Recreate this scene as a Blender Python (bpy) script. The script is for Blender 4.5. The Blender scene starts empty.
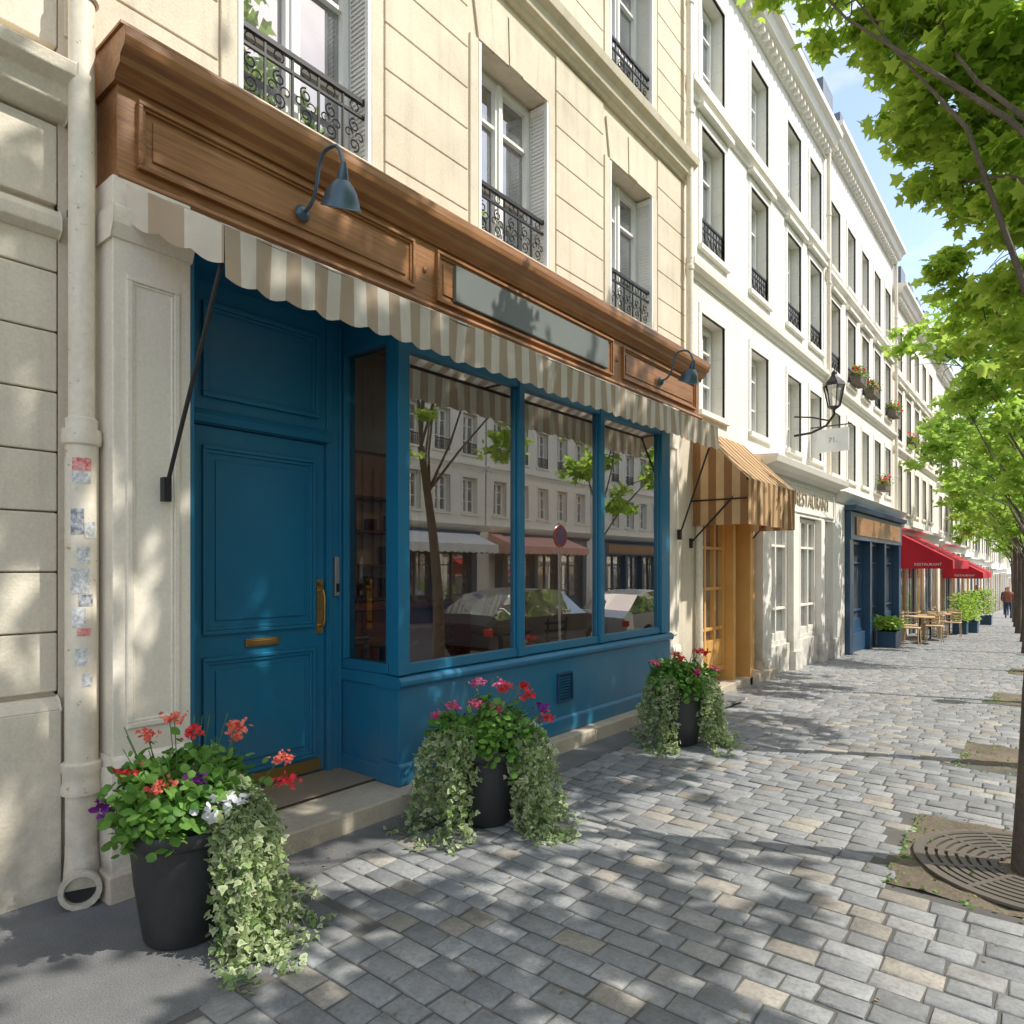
import bpy, math, random
import numpy as np
from mathutils import Vector, Matrix
R=random.Random(7); RN=np.random.RandomState(5)
scene=bpy.context.scene; col=scene.collection
pi=math.pi
def g(y): return -0.03*max(0.0,min(y,140.0)-6.0)

# ---------------------------------------------------------------- materials
class NB:
    def __init__(s,name):
        s.m=bpy.data.materials.new(name); s.m.use_nodes=True
        s.t=s.m.node_tree; s.t.nodes.clear()
        s.out=s.t.nodes.new('ShaderNodeOutputMaterial'); s._c={}
    def n(s,ty,props=None,**kw):
        nd=s.t.nodes.new(ty)
        for k,v in (props or {}).items(): setattr(nd,k,v)
        for k,v in kw.items():
            key=k.replace('_',' ')
            i=int(k[1:]) if (k[0]=='i' and k[1:].isdigit()) else key
            s.set(nd,i,v)
        return nd
    def set(s,nd,i,v):
        if isinstance(v,bpy.types.NodeSocket): s.t.links.new(v,nd.inputs[i])
        else: nd.inputs[i].default_value=v
    def mix(s,f,a,b,blend='MIX'):
        nd=s.t.nodes.new('ShaderNodeMix'); nd.data_type='RGBA'; nd.blend_type=blend
        s.set(nd,0,f); s.set(nd,6,c4(a)); s.set(nd,7,c4(b)); return nd.outputs[2]
    def math(s,op,a,b=0.0,c=0.0,clamp=False):
        nd=s.t.nodes.new('ShaderNodeMath'); nd.operation=op; nd.use_clamp=clamp
        s.set(nd,0,a); s.set(nd,1,b); s.set(nd,2,c); return nd.outputs[0]
    def ramp(s,v,a,b,x=0.0,y=1.0):
        nd=s.t.nodes.new('ShaderNodeMapRange'); nd.clamp=True
        for i,q in enumerate((v,a,b,x,y)): s.set(nd,i,q)
        return nd.outputs[0]
    def coord(s,scale=(1,1,1)):
        tc=s.t.nodes.new('ShaderNodeTexCoord')
        if scale==(1,1,1): return tc.outputs['Object']
        mp=s.t.nodes.new('ShaderNodeMapping')
        s.t.links.new(tc.outputs['Object'],mp.inputs[0]); mp.inputs['Scale'].default_value=scale
        return mp.outputs[0]
    def noise(s,scale,detail=3,vec=None,rough=.6):
        nd=s.t.nodes.new('ShaderNodeTexNoise')
        nd.inputs['Scale'].default_value=scale; nd.inputs['Detail'].default_value=detail
        nd.inputs['Roughness'].default_value=rough
        s.t.links.new(vec if vec is not None else s.coord(),nd.inputs['Vector']); return nd.outputs[0]
    def sepz(s,i=2):
        sp=s.t.nodes.new('ShaderNodeSeparateXYZ'); s.t.links.new(s.coord(),sp.inputs[0]); return sp.outputs[i]
    def done(s,sh): s.t.links.new(sh,s.out.inputs[0]); return s.m
def c4(c):
    if isinstance(c,(tuple,list)) and len(c)==3: return (c[0],c[1],c[2],1)
    return c
def surf(name,c1,c2=None,rough=.6,scale=2.5,bump=.15,bscale=50,metal=0,streak=0.,grime=0.,course=0.,spec=.5,fine=.08,chips=None,simple=False,blot=0.):
    b=NB(name)
    if c2 is None: c2=tuple(x*.8 for x in c1)
    n0=b.noise(scale,2 if simple else 5)
    colr=b.mix(b.ramp(n0,.3,.7),c1,c2)
    if simple:
        p=b.n('ShaderNodeBsdfPrincipled',Base_Color=colr,Roughness=rough,Metallic=metal)
        return b.done(p.outputs[0])
    h=b.noise(bscale,3)
    if fine>=.05:
        fn=b.ramp(h,.25,.75,1-fine,1+fine)
        colr=b.mix(1.0,colr,b.n('ShaderNodeCombineXYZ',i0=fn,i1=fn,i2=fn).outputs[0],'MULTIPLY')
    if blot:
        colr=b.mix(b.ramp(b.noise(.8,6,rough=.7),.5,.72,0,blot),colr,tuple(x*.5 for x in c1))
    if streak:
        v=b.coord((9,9,.55)); st=b.ramp(b.noise(1.0,4,v),.5,.78,0,streak)
        colr=b.mix(st,colr,tuple(x*.45 for x in c1))
    if grime:
        z=b.sepz(); gr=b.math('MULTIPLY',b.ramp(z,1.0,-.1,0,1),b.ramp(b.noise(4,5),.3,.75,0,grime*1.6),clamp=True)
        colr=b.mix(gr,colr,(.22,.19,.15))
    if course:
        z=b.sepz(); fr=b.math('FRACT',b.math('DIVIDE',z,course)); 
        d=b.math('ABSOLUTE',b.math('SUBTRACT',fr,.5)); ln=b.ramp(d,.475,.5,0,1)
        colr=b.mix(b.math('MULTIPLY',ln,.3),colr,tuple(x*.5 for x in c1))
    if chips:
        cf=b.ramp(b.noise(14,5,rough=.75),.62,.67)
        colr=b.mix(cf,colr,chips)
    rg=b.ramp(n0,.3,.7,max(0,rough-.07),min(1,rough+.07))
    p=b.n('ShaderNodeBsdfPrincipled',Base_Color=colr,Roughness=rg,Metallic=metal)
    if bump>.05:
        bp=b.n('ShaderNodeBump',Strength=bump,Distance=.01,Height=h); b.t.links.new(bp.outputs[0],p.inputs['Normal'])
    p.inputs['Specular IOR Level'].default_value=spec
    return b.done(p.outputs[0])

STONE=surf('cream_stone',(.72,.64,.50),(.64,.56,.43),rough=.85,bump=.3,bscale=70,streak=.3,grime=.6,blot=.35)
STONE_L=surf('beige_stone',(.76,.69,.56),(.70,.63,.50),rough=.85,bump=.3,bscale=70,streak=.28,grime=.7,blot=.35)
CREAM=surf('cream_paint',(.82,.75,.63),(.77,.70,.58),rough=.55,bump=.08,streak=.16,grime=.7,blot=.1)
WHITE=surf('white_render',(.82,.80,.73),(.78,.75,.67),rough=.85,bump=.1,streak=.2,course=.42,blot=.18)
WHITE2=surf('pale_render',(.80,.76,.68),(.74,.70,.61),rough=.85,bump=.1,streak=.25,course=.5,blot=.2)
WHITE3=surf('ivory_render',(.78,.73,.63),(.7,.65,.54),rough=.85,bump=.1,streak=.2,blot=.15)
TRIMW=surf('white_trim',(.82,.79,.72),(.78,.74,.66),rough=.7,bump=.1,streak=.16,grime=.6)
BLUE=surf('blue_paint',(.012,.170,.305),(.009,.150,.275),rough=.36,bump=.07,bscale=25,fine=.03,scale=1.5,grime=.22,blot=.10)
NAVY=surf('navy_paint',(.02,.07,.14),(.02,.06,.12),rough=.4,simple=True)
ORANGE=surf('orange_wood',(.72,.40,.12),(.62,.33,.09),rough=.45,bump=.08)
RED=surf('red_fabric',(.55,.012,.03),(.47,.01,.022),rough=.8,simple=True)
PLAINW=surf('white_fabric',(.72,.70,.66),(.65,.63,.6),rough=.8,simple=True)
REDW=surf('salmon_fabric',(.7,.38,.30),(.6,.3,.24),rough=.8,simple=True)
GREYB=surf('slate_board',(.15,.165,.15),(.13,.145,.135),rough=.55,simple=True)
BLACKM=surf('black_iron',(.018,.018,.02),(.03,.028,.026),rough=.45,metal=.3,simple=True)
LAMPM=surf('lamp_enamel',(.08,.13,.165),(.06,.10,.13),rough=.35,metal=.3,simple=True)
BRASS=surf('brass',(.62,.40,.14),(.5,.3,.1),rough=.3,metal=.9,simple=True)
STEEL=surf('brushed_steel',(.5,.5,.5),(.4,.4,.4),rough=.35,metal=.8,simple=True)
ZINC=surf('zinc_roof',(.20,.23,.26),(.16,.18,.21),rough=.5,metal=.2,simple=True)
PIPE=surf('cream_pipe',(.80,.73,.60),(.74,.66,.52),rough=.5,bump=.12,bscale=30,streak=.3,grime=.8,chips=(.45,.33,.2))
WINW=surf('white_frame',(.82,.81,.78),(.78,.77,.74),rough=.45,simple=True)
LIME=surf('limestone_step',(.56,.48,.37),(.45,.38,.29),rough=.8,bump=.3,streak=.1,blot=.5,fine=.15)
ASPH=surf('asphalt',(.21,.208,.205),(.15,.15,.15),rough=.9,bump=.8,bscale=170,scale=3,fine=.4,blot=.5)
ROAD=surf('road_asphalt',(.09,.09,.09),(.07,.07,.072),rough=.9,simple=True)
JOINT=surf('joint_sand',(.14,.132,.118),(.09,.087,.078),rough=.95,bump=.5,bscale=120)
GROUND=surf('ground_soil',(.12,.11,.10),(.1,.09,.08),rough=.95,simple=True)
GRAN=surf('granite_kerb',(.33,.33,.33),(.27,.27,.27),rough=.8,bump=.3,bscale=120)
SOIL=surf('soil',(.20,.16,.115),(.11,.09,.06),rough=.95,bump=1.0,bscale=45,fine=.3)
BARK=surf('bark',(.15,.12,.09),(.08,.065,.05),rough=.9,bump=1.0,bscale=30,fine=.25)
POT=surf('dark_plastic_pot',(.024,.025,.028),(.038,.038,.04),rough=.5,bump=.25,bscale=40,blot=.3)
FLOOR=surf('interior_floor',(.36,.27,.19),(.3,.22,.15),rough=.4,simple=True)
INW=surf('interior_wall',(.75,.60,.45),(.70,.54,.40),rough=.8,simple=True)
COUNT=surf('counter_wood',(.36,.10,.05),(.26,.07,.035),rough=.4,simple=True)
CHAIRW=surf('chair_wood',(.28,.14,.06),(.2,.09,.04),rough=.45,simple=True)
WICK=surf('pale_wicker',(.62,.45,.26),(.5,.34,.18),rough=.7,simple=True)
CARP=surf('car_paint_dark',(.03,.035,.045),(.03,.035,.045),rough=.15,spec=.8,simple=True)
CARS=surf('car_paint_silver',(.5,.51,.53),(.5,.51,.53),rough=.2,metal=.5,simple=True)
TYRE=surf('tyre_rubber',(.02,.02,.02),rough=.8,simple=True)
SKIN=surf('skin',(.5,.3,.22),rough=.6,simple=True)
CLA=surf('cloth_navy',(.03,.05,.1),rough=.9,simple=True); CLB=surf('cloth_rust',(.3,.1,.06),rough=.9,simple=True); HAIR=surf('hair_brown',(.05,.03,.02),rough=.7,simple=True)
SIGNB=surf('sign_blue',(.02,.08,.4),rough=.4,simple=True); SIGNR=surf('sign_red',(.5,.02,.02),rough=.4,simple=True)
LTXT=surf('letter_bronze',(.38,.31,.22),rough=.5,simple=True); TXTW=surf('letter_white',(.8,.8,.8),rough=.6,simple=True)
BULB=surf('bulb_glass',(.35,.35,.33),rough=.3,simple=True)
STK=surf('sticker_white',(.82,.81,.78),(.35,.36,.38),rough=.5,scale=55,simple=True); STKR=surf('sticker_red',(.6,.04,.05),(.8,.5,.45),rough=.5,scale=60,simple=True); STKB=surf('sticker_dark',(.12,.14,.18),(.6,.6,.6),rough=.5,scale=45,simple=True)
STEM=surf('plant_stem',(.07,.16,.03),rough=.6,simple=True)
GRATE=surf('grate_iron',(.12,.105,.09),(.17,.14,.11),rough=.6,metal=.2,simple=True)
def emis(name,c,s):
    b=NB(name); return b.done(b.n('ShaderNodeEmission',Color=c4(c),Strength=s).outputs[0])
LIT=emis('lit_ceiling_lamp',(1,.80,.55),24.0)

def wood():
    b=NB('varnished_wood')
    v=b.coord((30,1.1,30)); n1=b.noise(1.6,5,v,.65)
    v2=b.coord((90,3,90)); n2=b.noise(2,3,v2)
    c=b.mix(b.ramp(n1,.32,.68),(.40,.18,.062),(.19,.075,.026))
    c=b.mix(b.ramp(n2,.45,.7,0,.55),c,(.11,.04,.014))
    c=b.mix(b.ramp(b.noise(1.3,3),.4,.7,0,.4),c,(.48,.25,.10))
    bp=b.n('ShaderNodeBump',Strength=.2,Distance=.004,Height=n2)
    p=b.n('ShaderNodeBsdfPrincipled',Base_Color=c,Roughness=.42,Normal=bp.outputs[0])
    return b.done(p.outputs[0])
WOOD=wood()
def stripes(name,ca,cb,period,axis=1,frac=.5):
    b=NB(name)
    y=b.sepz(axis); fr=b.math('FRACT',b.math('DIVIDE',b.math('ADD',y,20.0),period))
    s=b.math('GREATER_THAN',fr,frac)
    c=b.mix(s,ca,cb)
    c=b.mix(b.ramp(b.noise(5,4),.35,.75,0,.3),c,tuple(x*.6 for x in ca))
    d=b.n('ShaderNodeBsdfPrincipled',Base_Color=c,Roughness=.85)
    t=b.n('ShaderNodeBsdfTranslucent',Color=c)
    mx=b.n('ShaderNodeMixShader',i0=.35,i1=d.outputs[0],i2=t.outputs[0])
    return b.done(mx.outputs[0])
STR=stripes('awning_stripe_beige',(.57,.44,.31),(.86,.79,.66),.165)
STO=stripes('awning_stripe_amber',(.36,.19,.08),(.74,.54,.30),.20)
STOX=stripes('awning_stripe_amber_side',(.36,.19,.08),(.74,.54,.30),.20,axis=0)
def glass(name,base,refl,transp=True,tint=(.9,.93,.92)):
    b=NB(name)
    fr=b.n('ShaderNodeFresnel',IOR=1.5)
    f=b.math('ADD',b.math('MULTIPLY',fr.outputs[0],1.0),refl,clamp=True)
    bp=b.n('ShaderNodeBump',Strength=.02,Distance=.02,Height=b.noise(1.2,1))
    gl=b.n('ShaderNodeBsdfGlossy',Color=(.97,.96,.93,1),Roughness=.005,Normal=bp.outputs[0])
    if transp: o=b.n('ShaderNodeBsdfTransparent',Color=c4(tint))
    else: o=b.n('ShaderNodeBsdfDiffuse',Color=b.mix(b.ramp(b.noise(2.0,2),.4,.6),base,tuple(x*2.2 for x in base)))
    mx=b.n('ShaderNodeMixShader',i0=f,i1=o.outputs[0],i2=gl.outputs[0])
    return b.done(mx.outputs[0])
GLASS=glass('shop_glass',None,.44)
GLASSU=glass('house_window_glass',(.07,.075,.08),.24,False)
def leafmat(name,ca,cb,tr=.45,edge=None):
    b=NB(name)
    at=b.n('ShaderNodeAttribute',{'attribute_name':'Col'})
    sp=b.n('ShaderNodeSeparateColor',Color=at.outputs[0])
    c=b.mix(sp.outputs[0],ca,cb)
    if edge: c=b.mix(sp.outputs[1],c,edge)
    d=b.n('ShaderNodeBsdfPrincipled',Base_Color=c,Roughness=.5)
    d.inputs['Specular IOR Level'].default_value=.3
    t=b.n('ShaderNodeBsdfTranslucent',Color=b.mix(.5,c,(c4(cb))))
    mx=b.n('ShaderNodeMixShader',i0=tr,i1=d.outputs[0],i2=t.outputs[0])
    return b.done(mx.outputs[0])
LEAF=leafmat('tree_leaves',(.24,.42,.04),(.58,.74,.13),.62)
LEAF2=leafmat('street_tree_leaves',(.20,.37,.04),(.48,.66,.12),.58)
PLANT=leafmat('geranium_leaves',(.07,.19,.03),(.20,.38,.07),.35)
IVY=leafmat('variegated_ivy',(.15,.26,.07),(.30,.42,.13),.35,edge=(.80,.80,.56))
def petal(name,a,b_): return leafmat(name,a,b_,.3)
PETS=[petal('red_petals',(.75,.02,.04),(.85,.08,.08)),petal('coral_petals',(.85,.14,.09),(.9,.28,.20)),petal('purple_petals',(.14,.015,.20),(.28,.05,.36)),petal('white_petals',(.8,.8,.84),(.88,.88,.88)),petal('pink_petals',(.8,.06,.22),(.88,.2,.38))]
def paver():
    b=NB('stone_setts')
    at=b.n('ShaderNodeAttribute',{'attribute_name':'Col'})
    h=b.noise(55,5,rough=.7); h2=b.noise(14,5,rough=.7)
    n=b.ramp(h2,.3,.7,.78,1.18)
    c=b.mix(1.0,at.outputs[0],b.n('ShaderNodeCombineXYZ',i0=n,i1=n,i2=n).outputs[0],'MULTIPLY')
    c=b.mix(b.ramp(h,.48,.68,0,.45),c,(.11,.11,.108))
    c=b.mix(b.ramp(h,.44,.30,0,.3),c,(.42,.41,.39))
    c=b.mix(b.ramp(b.noise(.9,6,rough=.7),.47,.70,0,.3),c,(.31,.28,.235))
    c=b.mix(b.ramp(b.noise(1.7,5),.52,.7,0,.35),c,(.13,.13,.13))
    hh=b.math('ADD',h,b.math('MULTIPLY',h2,2.0))
    bp=b.n('ShaderNodeBump',Strength=.42,Distance=.006,Height=hh)
    p=b.n('ShaderNodeBsdfPrincipled',Base_Color=c,Roughness=.72,Normal=bp.outputs[0])
    return b.done(p.outputs[0])
PAV=paver()

# ---------------------------------------------------------------- mesh accumulator
class M:
    def __init__(s): s.v=[];s.f=[];s.m=[]
    def add(s,vs,fs,mi=0):
        o=len(s.v); s.v+= [tuple(p) for p in vs]; s.f+=[tuple(i+o for i in f) for f in fs]; s.m+=[mi]*len(fs)
    def box(s,x0,x1,y0,y1,z0,z1,mi=0):
        if x0>x1:x0,x1=x1,x0
        s.add([(x0,y0,z0),(x1,y0,z0),(x1,y1,z0),(x0,y1,z0),(x0,y0,z1),(x1,y0,z1),(x1,y1,z1),(x0,y1,z1)],
              [(0,3,2,1),(4,5,6,7),(0,1,5,4),(1,2,6,5),(2,3,7,6),(3,0,4,7)],mi)
    def dbox(s,D0,D1,y0,y1,z0,z1,mi=0): s.box(-D0,-D1,y0,y1,z0,z1,mi)
    def quad(s,a,b,c,d,mi=0): s.add([a,b,c,d],[(0,1,2,3)],mi)
    def prism(s,prof,y0,y1,mi=0,ax='y'):
        n=len(prof)
        if ax=='y': vs=[(p[0],y0,p[1]) for p in prof]+[(p[0],y1,p[1]) for p in prof]
        else: vs=[(y0,p[0],p[1]) for p in prof]+[(y1,p[0],p[1]) for p in prof]
        fs=[tuple(range(n)),tuple(range(2*n-1,n-1,-1))]+[(i,(i+1)%n,n+(i+1)%n,n+i) for i in range(n)]
        s.add(vs,fs,mi)
    def mould(s,prof,y0,y1,mi=0): s.prism([(-d,z) for d,z in prof],y0,y1,mi)
    def tube(s,pts,r,n=6,mi=0,closed=False):
        pts=[Vector(p) for p in pts]; N=len(pts)
        rs=r if isinstance(r,(list,tuple)) else [r]*N
        up=None; vs=[]
        for i,p in enumerate(pts):
            a=pts[max(0,i-1)]; c=pts[min(N-1,i+1)]
            if closed: a=pts[(i-1)%N]; c=pts[(i+1)%N]
            t=(c-a).normalized()
            if up is None:
                up=Vector((0,0,1)) if abs(t.z)<.9 else Vector((1,0,0))
            u=(up-t*up.dot(t))
            if u.length<1e-5: u=t.orthogonal()
            u.normalize(); up=u; w=t.cross(u)
            for k in range(n):
                an=2*pi*k/n; vs.append(p+(u*math.cos(an)+w*math.sin(an))*rs[i])
        fs=[]
        for i in range(N if closed else N-1):
            for k in range(n):
                fs.append((i*n+k,i*n+(k+1)%n,((i+1)%N)*n+(k+1)%n,((i+1)%N)*n+k))
        if not closed: fs+=[tuple(range(n-1,-1,-1)),tuple((N-1)*n+k for k in range(n))]
        s.add(vs,fs,mi)
    def lathe(s,prof,c=(0,0,0),n=32,mi=0,mat=None):
        vs=[];N=len(prof)
        for r,z in prof:
            for k in range(n):
                a=2*pi*k/n; p=Vector((r*math.cos(a),r*math.sin(a),z))
                if mat: p=mat@p
                vs.append((p.x+c[0],p.y+c[1],p.z+c[2]))
        fs=[(i*n+k,i*n+(k+1)%n,(i+1)*n+(k+1)%n,(i+1)*n+k) for i in range(N-1) for k in range(n)]
        s.add(vs,fs,mi)
    def frame(s,D0,D1,y0,y1,z0,z1,w,mi=0):
        s.dbox(D0,D1,y0,y1,z1-w,z1,mi); s.dbox(D0,D1,y0,y1,z0,z0+w,mi)
        s.dbox(D0,D1,y0,y0+w,z0+w,z1-w,mi); s.dbox(D0,D1,y1-w,y1,z0+w,z1-w,mi)
    def mesh(s,name,mats,smooth=False):
        me=bpy.data.meshes.new(name); me.from_pydata(s.v,[],s.f)
        for m in (mats if isinstance(mats,(list,tuple)) else [mats]): me.materials.append(m)
        me.polygons.foreach_set('material_index',s.m)
        if smooth:
            me.polygons.foreach_set('use_smooth',[True]*len(s.f)); me.set_sharp_from_angle(angle=math.radians(38))
        me.update(); return me
    def obj(s,name,mats,parent=None,smooth=False,bevel=0,**kw):
        me=s.mesh(name,mats,smooth); o=bpy.data.objects.new(name,me); col.objects.link(o)
        if bevel:
            b=o.modifiers.new('bevel','BEVEL'); b.width=bevel; b.segments=2; b.limit_method='ANGLE'; b.harden_normals=False
        if parent: setp(o,parent)
        for k,v in kw.items(): o[k]=v
        return o
WM={}
def setp(o,p):
    o.parent=p
    o.matrix_parent_inverse=WM.get(p.name,Matrix.Identity(4)).inverted()
def thing(name,label,cat,loc,group=None):
    e=bpy.data.objects.new(name,None); e.empty_display_size=.2; e.location=loc; col.objects.link(e)
    WM[e.name]=Matrix.Translation(loc)
    e['label']=label; e['category']=cat
    if group: e['group']=group
    return e
def tag(o,label,cat,group=None):
    o['label']=label; o['category']=cat
    if group:o['group']=group
    return o
def copy_tree(o,parent=None):
    n=o.copy(); col.objects.link(n)
    if parent is not None:
        n.parent=parent; n.matrix_parent_inverse=o.matrix_parent_inverse.copy()
    for c in o.children: copy_tree(c,n)
    return n
def copy_thing(o,loc,rot=0,scale=1,label=None):
    n=copy_tree(o); n.location=loc; n.rotation_euler=(0,0,rot); n.scale=(scale,)*3
    if label:n['label']=label
    return n
def np_mesh(name,V,F,mat,colr=None,smooth=False):
    me=bpy.data.meshes.new(name); nv=len(V); nf,k=F.shape
    me.vertices.add(nv); me.vertices.foreach_set('co',V.astype(np.float32).ravel())
    me.loops.add(nf*k); me.loops.foreach_set('vertex_index',F.astype(np.int32).ravel())
    me.polygons.add(nf); me.polygons.foreach_set('loop_start',np.arange(0,nf*k,k,dtype=np.int32))
    try: me.polygons.foreach_set('loop_total',np.full(nf,k,dtype=np.int32))
    except Exception: pass
    me.update(calc_edges=True)
    if colr is not None:
        a=me.color_attributes.new('Col','FLOAT_COLOR','POINT'); a.data.foreach_set('color',colr.astype(np.float32).ravel())
    if smooth: me.polygons.foreach_set('use_smooth',[True]*nf)
    me.materials.append(mat); me.validate(); return me
MAPLE_S=[(0,-.05),(.42,-.05),(.34,.2),(.55,.45),(.2,.55),(0,1.0),(-.2,.55),(-.55,.45),(-.34,.2),(-.42,-.05)]
OVAL=[(0,0),(.3,.25),(.34,.55),(0,1),(-.34,.55),(-.3,.25)]
ROUND=[(0,0),(.4,.1),(.5,.5),(.3,.9),(-.3,.9),(-.5,.5),(-.4,.1)]
IVYS=[(0,0),(.4,.05),(.5,.35),(.25,.5),(0,1),(-.25,.5),(-.5,.35),(-.4,.05)]
def leaves_mesh(name,P,size,mat,shape=OVAL,up=.6,edge=False,rng=RN,hang=0.,cup=.15):
    P=np.asarray(P); n=len(P); sh=np.array(shape); K=len(sh)
    nrm=rng.normal(size=(n,3)); nrm/=np.linalg.norm(nrm,axis=1)[:,None]; nrm[:,2]=np.abs(nrm[:,2])+up
    nrm/=np.linalg.norm(nrm,axis=1)[:,None]
    d=rng.normal(size=(n,3)); d[:,2]-=hang
    d-=nrm*(d*nrm).sum(1)[:,None]; d/=np.linalg.norm(d,axis=1)[:,None]
    a=np.cross(d,nrm)
    sz=size*(.65+.7*rng.rand(n)) if np.isscalar(size) else size
    ctr=np.array([[0,.42]]); S=np.vstack([sh,ctr])
    zz=-cup*(np.abs(S[:,0])*1.2+ (S[:,1]-.42)**2*1.2)
    V=P[:,None,:]+sz[:,None,None]*(S[None,:,0,None]*a[:,None,:]+S[None,:,1,None]*d[:,None,:]+zz[None,:,None]*nrm[:,None,:])
    K1=K+1; V=V.reshape(-1,3)
    base=np.arange(n)[:,None,None]*K1
    tri=np.array([[i,(i+1)%K,K] for i in range(K)])[None]
    F=(base+tri).reshape(-1,3)
    C=np.zeros((n,K1,4)); C[...,3]=1; C[...,0]=rng.rand(n)[:,None]
    if edge:
        C[:,:K,1]=(rng.rand(n)*1.0)[:,None]; C[:,K,1]=0
    return np_mesh(name,V,F,mat,C.reshape(-1,4))
def addmesh(me,name,parent=None,**kw):
    o=bpy.data.objects.new(name,me); col.objects.link(o)
    if parent: setp(o,parent)
    for k,v in kw.items(): o[k]=v
    return o

# ---------------------------------------------------------------- ground
def strip(name,x0,x1,ys,dz,mat,extra=None,solid=0):
    m=M()
    for a,b in zip(ys[:-1],ys[1:]):
        m.quad((x0,a,g(a)+dz),(x1,a,g(a)+dz),(x1,b,g(b)+dz),(x0,b,g(b)+dz))
        if solid:
            m.quad((x1,a,g(a)+dz),(x1,a,g(a)+dz-solid),(x1,b,g(b)+dz-solid),(x1,b,g(b)+dz))
            m.quad((x0,a,g(a)+dz),(x0,b,g(b)+dz),(x0,b,g(b)+dz-solid),(x0,a,g(a)+dz-solid))
    o=m.obj(name,mat); o['kind']='structure'; return o
YS=[-30,0,6]+list(range(10,141,10))+[160]
strip('ground',-300,300,[-300]+YS+[500],-.16,GROUND)
strip('road',1.0,8.5,YS,-.14,ROAD)
strip('pavement_bed',-4.4,.88,YS,.006,JOINT)
strip('opposite_pavement',8.5,10.2,YS,0,ASPH,solid=.2)
strip('kerb',.88,1.0,YS,.014,GRAN,solid=.2)
pits=[(-.70,.5,3.82,5.02),(-.66,.5,6.42,7.5)]
for yy in (11,15,19.5,24.5): pits.append((-.7,.5,yy-.55,yy+.55))
def inpit(x,y): return any(a-.02<x<b+.02 and c-.02<y<d+.02 for a,b,c,d in pits)
V=[];F=[];C=[]
y=-.3; 
pal=[(.262,.268,.272),(.30,.303,.30),(.222,.227,.232),(.33,.325,.31),(.345,.312,.265),(.29,.262,.222),(.27,.272,.270),(.237,.242,.247)]
while y<75:
    h=R.uniform(.114,.142)*(1.0 if y<30 else 1.6)
    x0=-2.42+R.uniform(-.1,.1) if y<1.95 else (-2.98 if y<8.2 else -3.9)
    if 1.95<=y<8.2: x0+=R.uniform(-.02,.02)
    x=x0
    wob=lambda xx:.006*math.sin(xx*2.1+y*.7)+.003*math.sin(xx*7+y*2)
    while x<.86:
        w=R.choice([R.uniform(.12,.17),R.uniform(.16,.22),R.uniform(.18,.24)]); x1=min(x+w,.872)
        if .872-x1<.07: x1=.872
        if not inpit((x+x1)/2,y+h/2):
            gp=.003; z=g(y)+.014+R.uniform(-.0025,.0025)
            tx=R.uniform(-.0018,.0018); ty=R.uniform(-.0018,.0018)
            cs=[(x+gp,y+gp),(x1-gp,y+gp),(x1-gp,y+h-gp),(x+gp,y+h-gp)]
            cs=[(a+R.uniform(-.004,.004),b+wob(a)+R.uniform(-.0035,.0035)) for a,b in cs]
            cx=(x+x1)/2; cy=y+h/2+wob(cx); o=len(V)
            sg=[(-1,-1),(1,-1),(1,1),(-1,1)]
            for (a,b),(p,q) in zip(cs,sg): V.append((a,b,z-.035))
            for (a,b),(p,q) in zip(cs,sg): V.append((a-p*.002,b-q*.002,z-.005+tx*p+ty*q))
            for (a,b),(p,q) in zip(cs,sg):
                k_=R.uniform(.006,.014); V.append((a-p*k_,b-q*k_,z+tx*p+ty*q))
            V.append((cx,cy,z+.0015))
            for i in range(4):
                j=(i+1)%4
                F+=[(o+i,o+j,o+4+j),(o+i,o+4+j,o+4+i),(o+4+i,o+4+j,o+8+j),(o+4+i,o+8+j,o+8+i),(o+8+i,o+8+j,o+12)]
            c=pal[int(R.random()*8)]; k=R.uniform(.84,1.14)
            if R.random()<.5: c=pal[R.choice([0,2,6,7])]
            C+=[(c[0]*k,c[1]*k,c[2]*k,1)]*13
        x=x1
    y+=h
me=np_mesh('paving_setts',np.array(V),np.array(F),PAV,np.array(C),smooth=True)
me.set_sharp_from_angle(angle=math.radians(60))
o=addmesh(me,'paving_setts'); o['kind']='structure'
m=M(); m.box(-4.4,-2.40,-6,1.93,-.02,.012); m.box(-4.4,-2.985,1.93,8.25,-.02,.0115)
m.obj('asphalt_pavement',ASPH,kind='structure')
for i,(a,b,c,d) in enumerate(pits):
    m=M(); n=14
    zz=[[g((c+d)/2)+.006+R.uniform(0,.018) for _ in range(n+1)] for _ in range(n+1)]
    for p in range(n):
        for q in range(n):
            X=lambda k:a+(b-a)*k/n; Y=lambda k:c+(d-c)*k/n
            m.quad((X(p),Y(q),zz[p][q]),(X(p+1),Y(q),zz[p+1][q]),(X(p+1),Y(q+1),zz[p+1][q+1]),(X(p),Y(q+1),zz[p][q+1]))
    m.obj('tree_pit_soil',SOIL,kind='structure',smooth=True)
P=[]
for (a,b,c,d) in pits[:4]:
    for _ in range(220):
        x,y_=R.uniform(a,b),R.uniform(c,d)
        if R.random()<.6:
            if R.random()<.5: x=a+abs(R.gauss(0,.05))
            else: y_=R.choice([c,d])+R.gauss(0,.03)
        P.append((x,y_,g(y_)+.022))
me=leaves_mesh('pit_weeds',P,.022,PLANT,up=.3); addmesh(me,'pit_weeds',kind='stuff')
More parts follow.
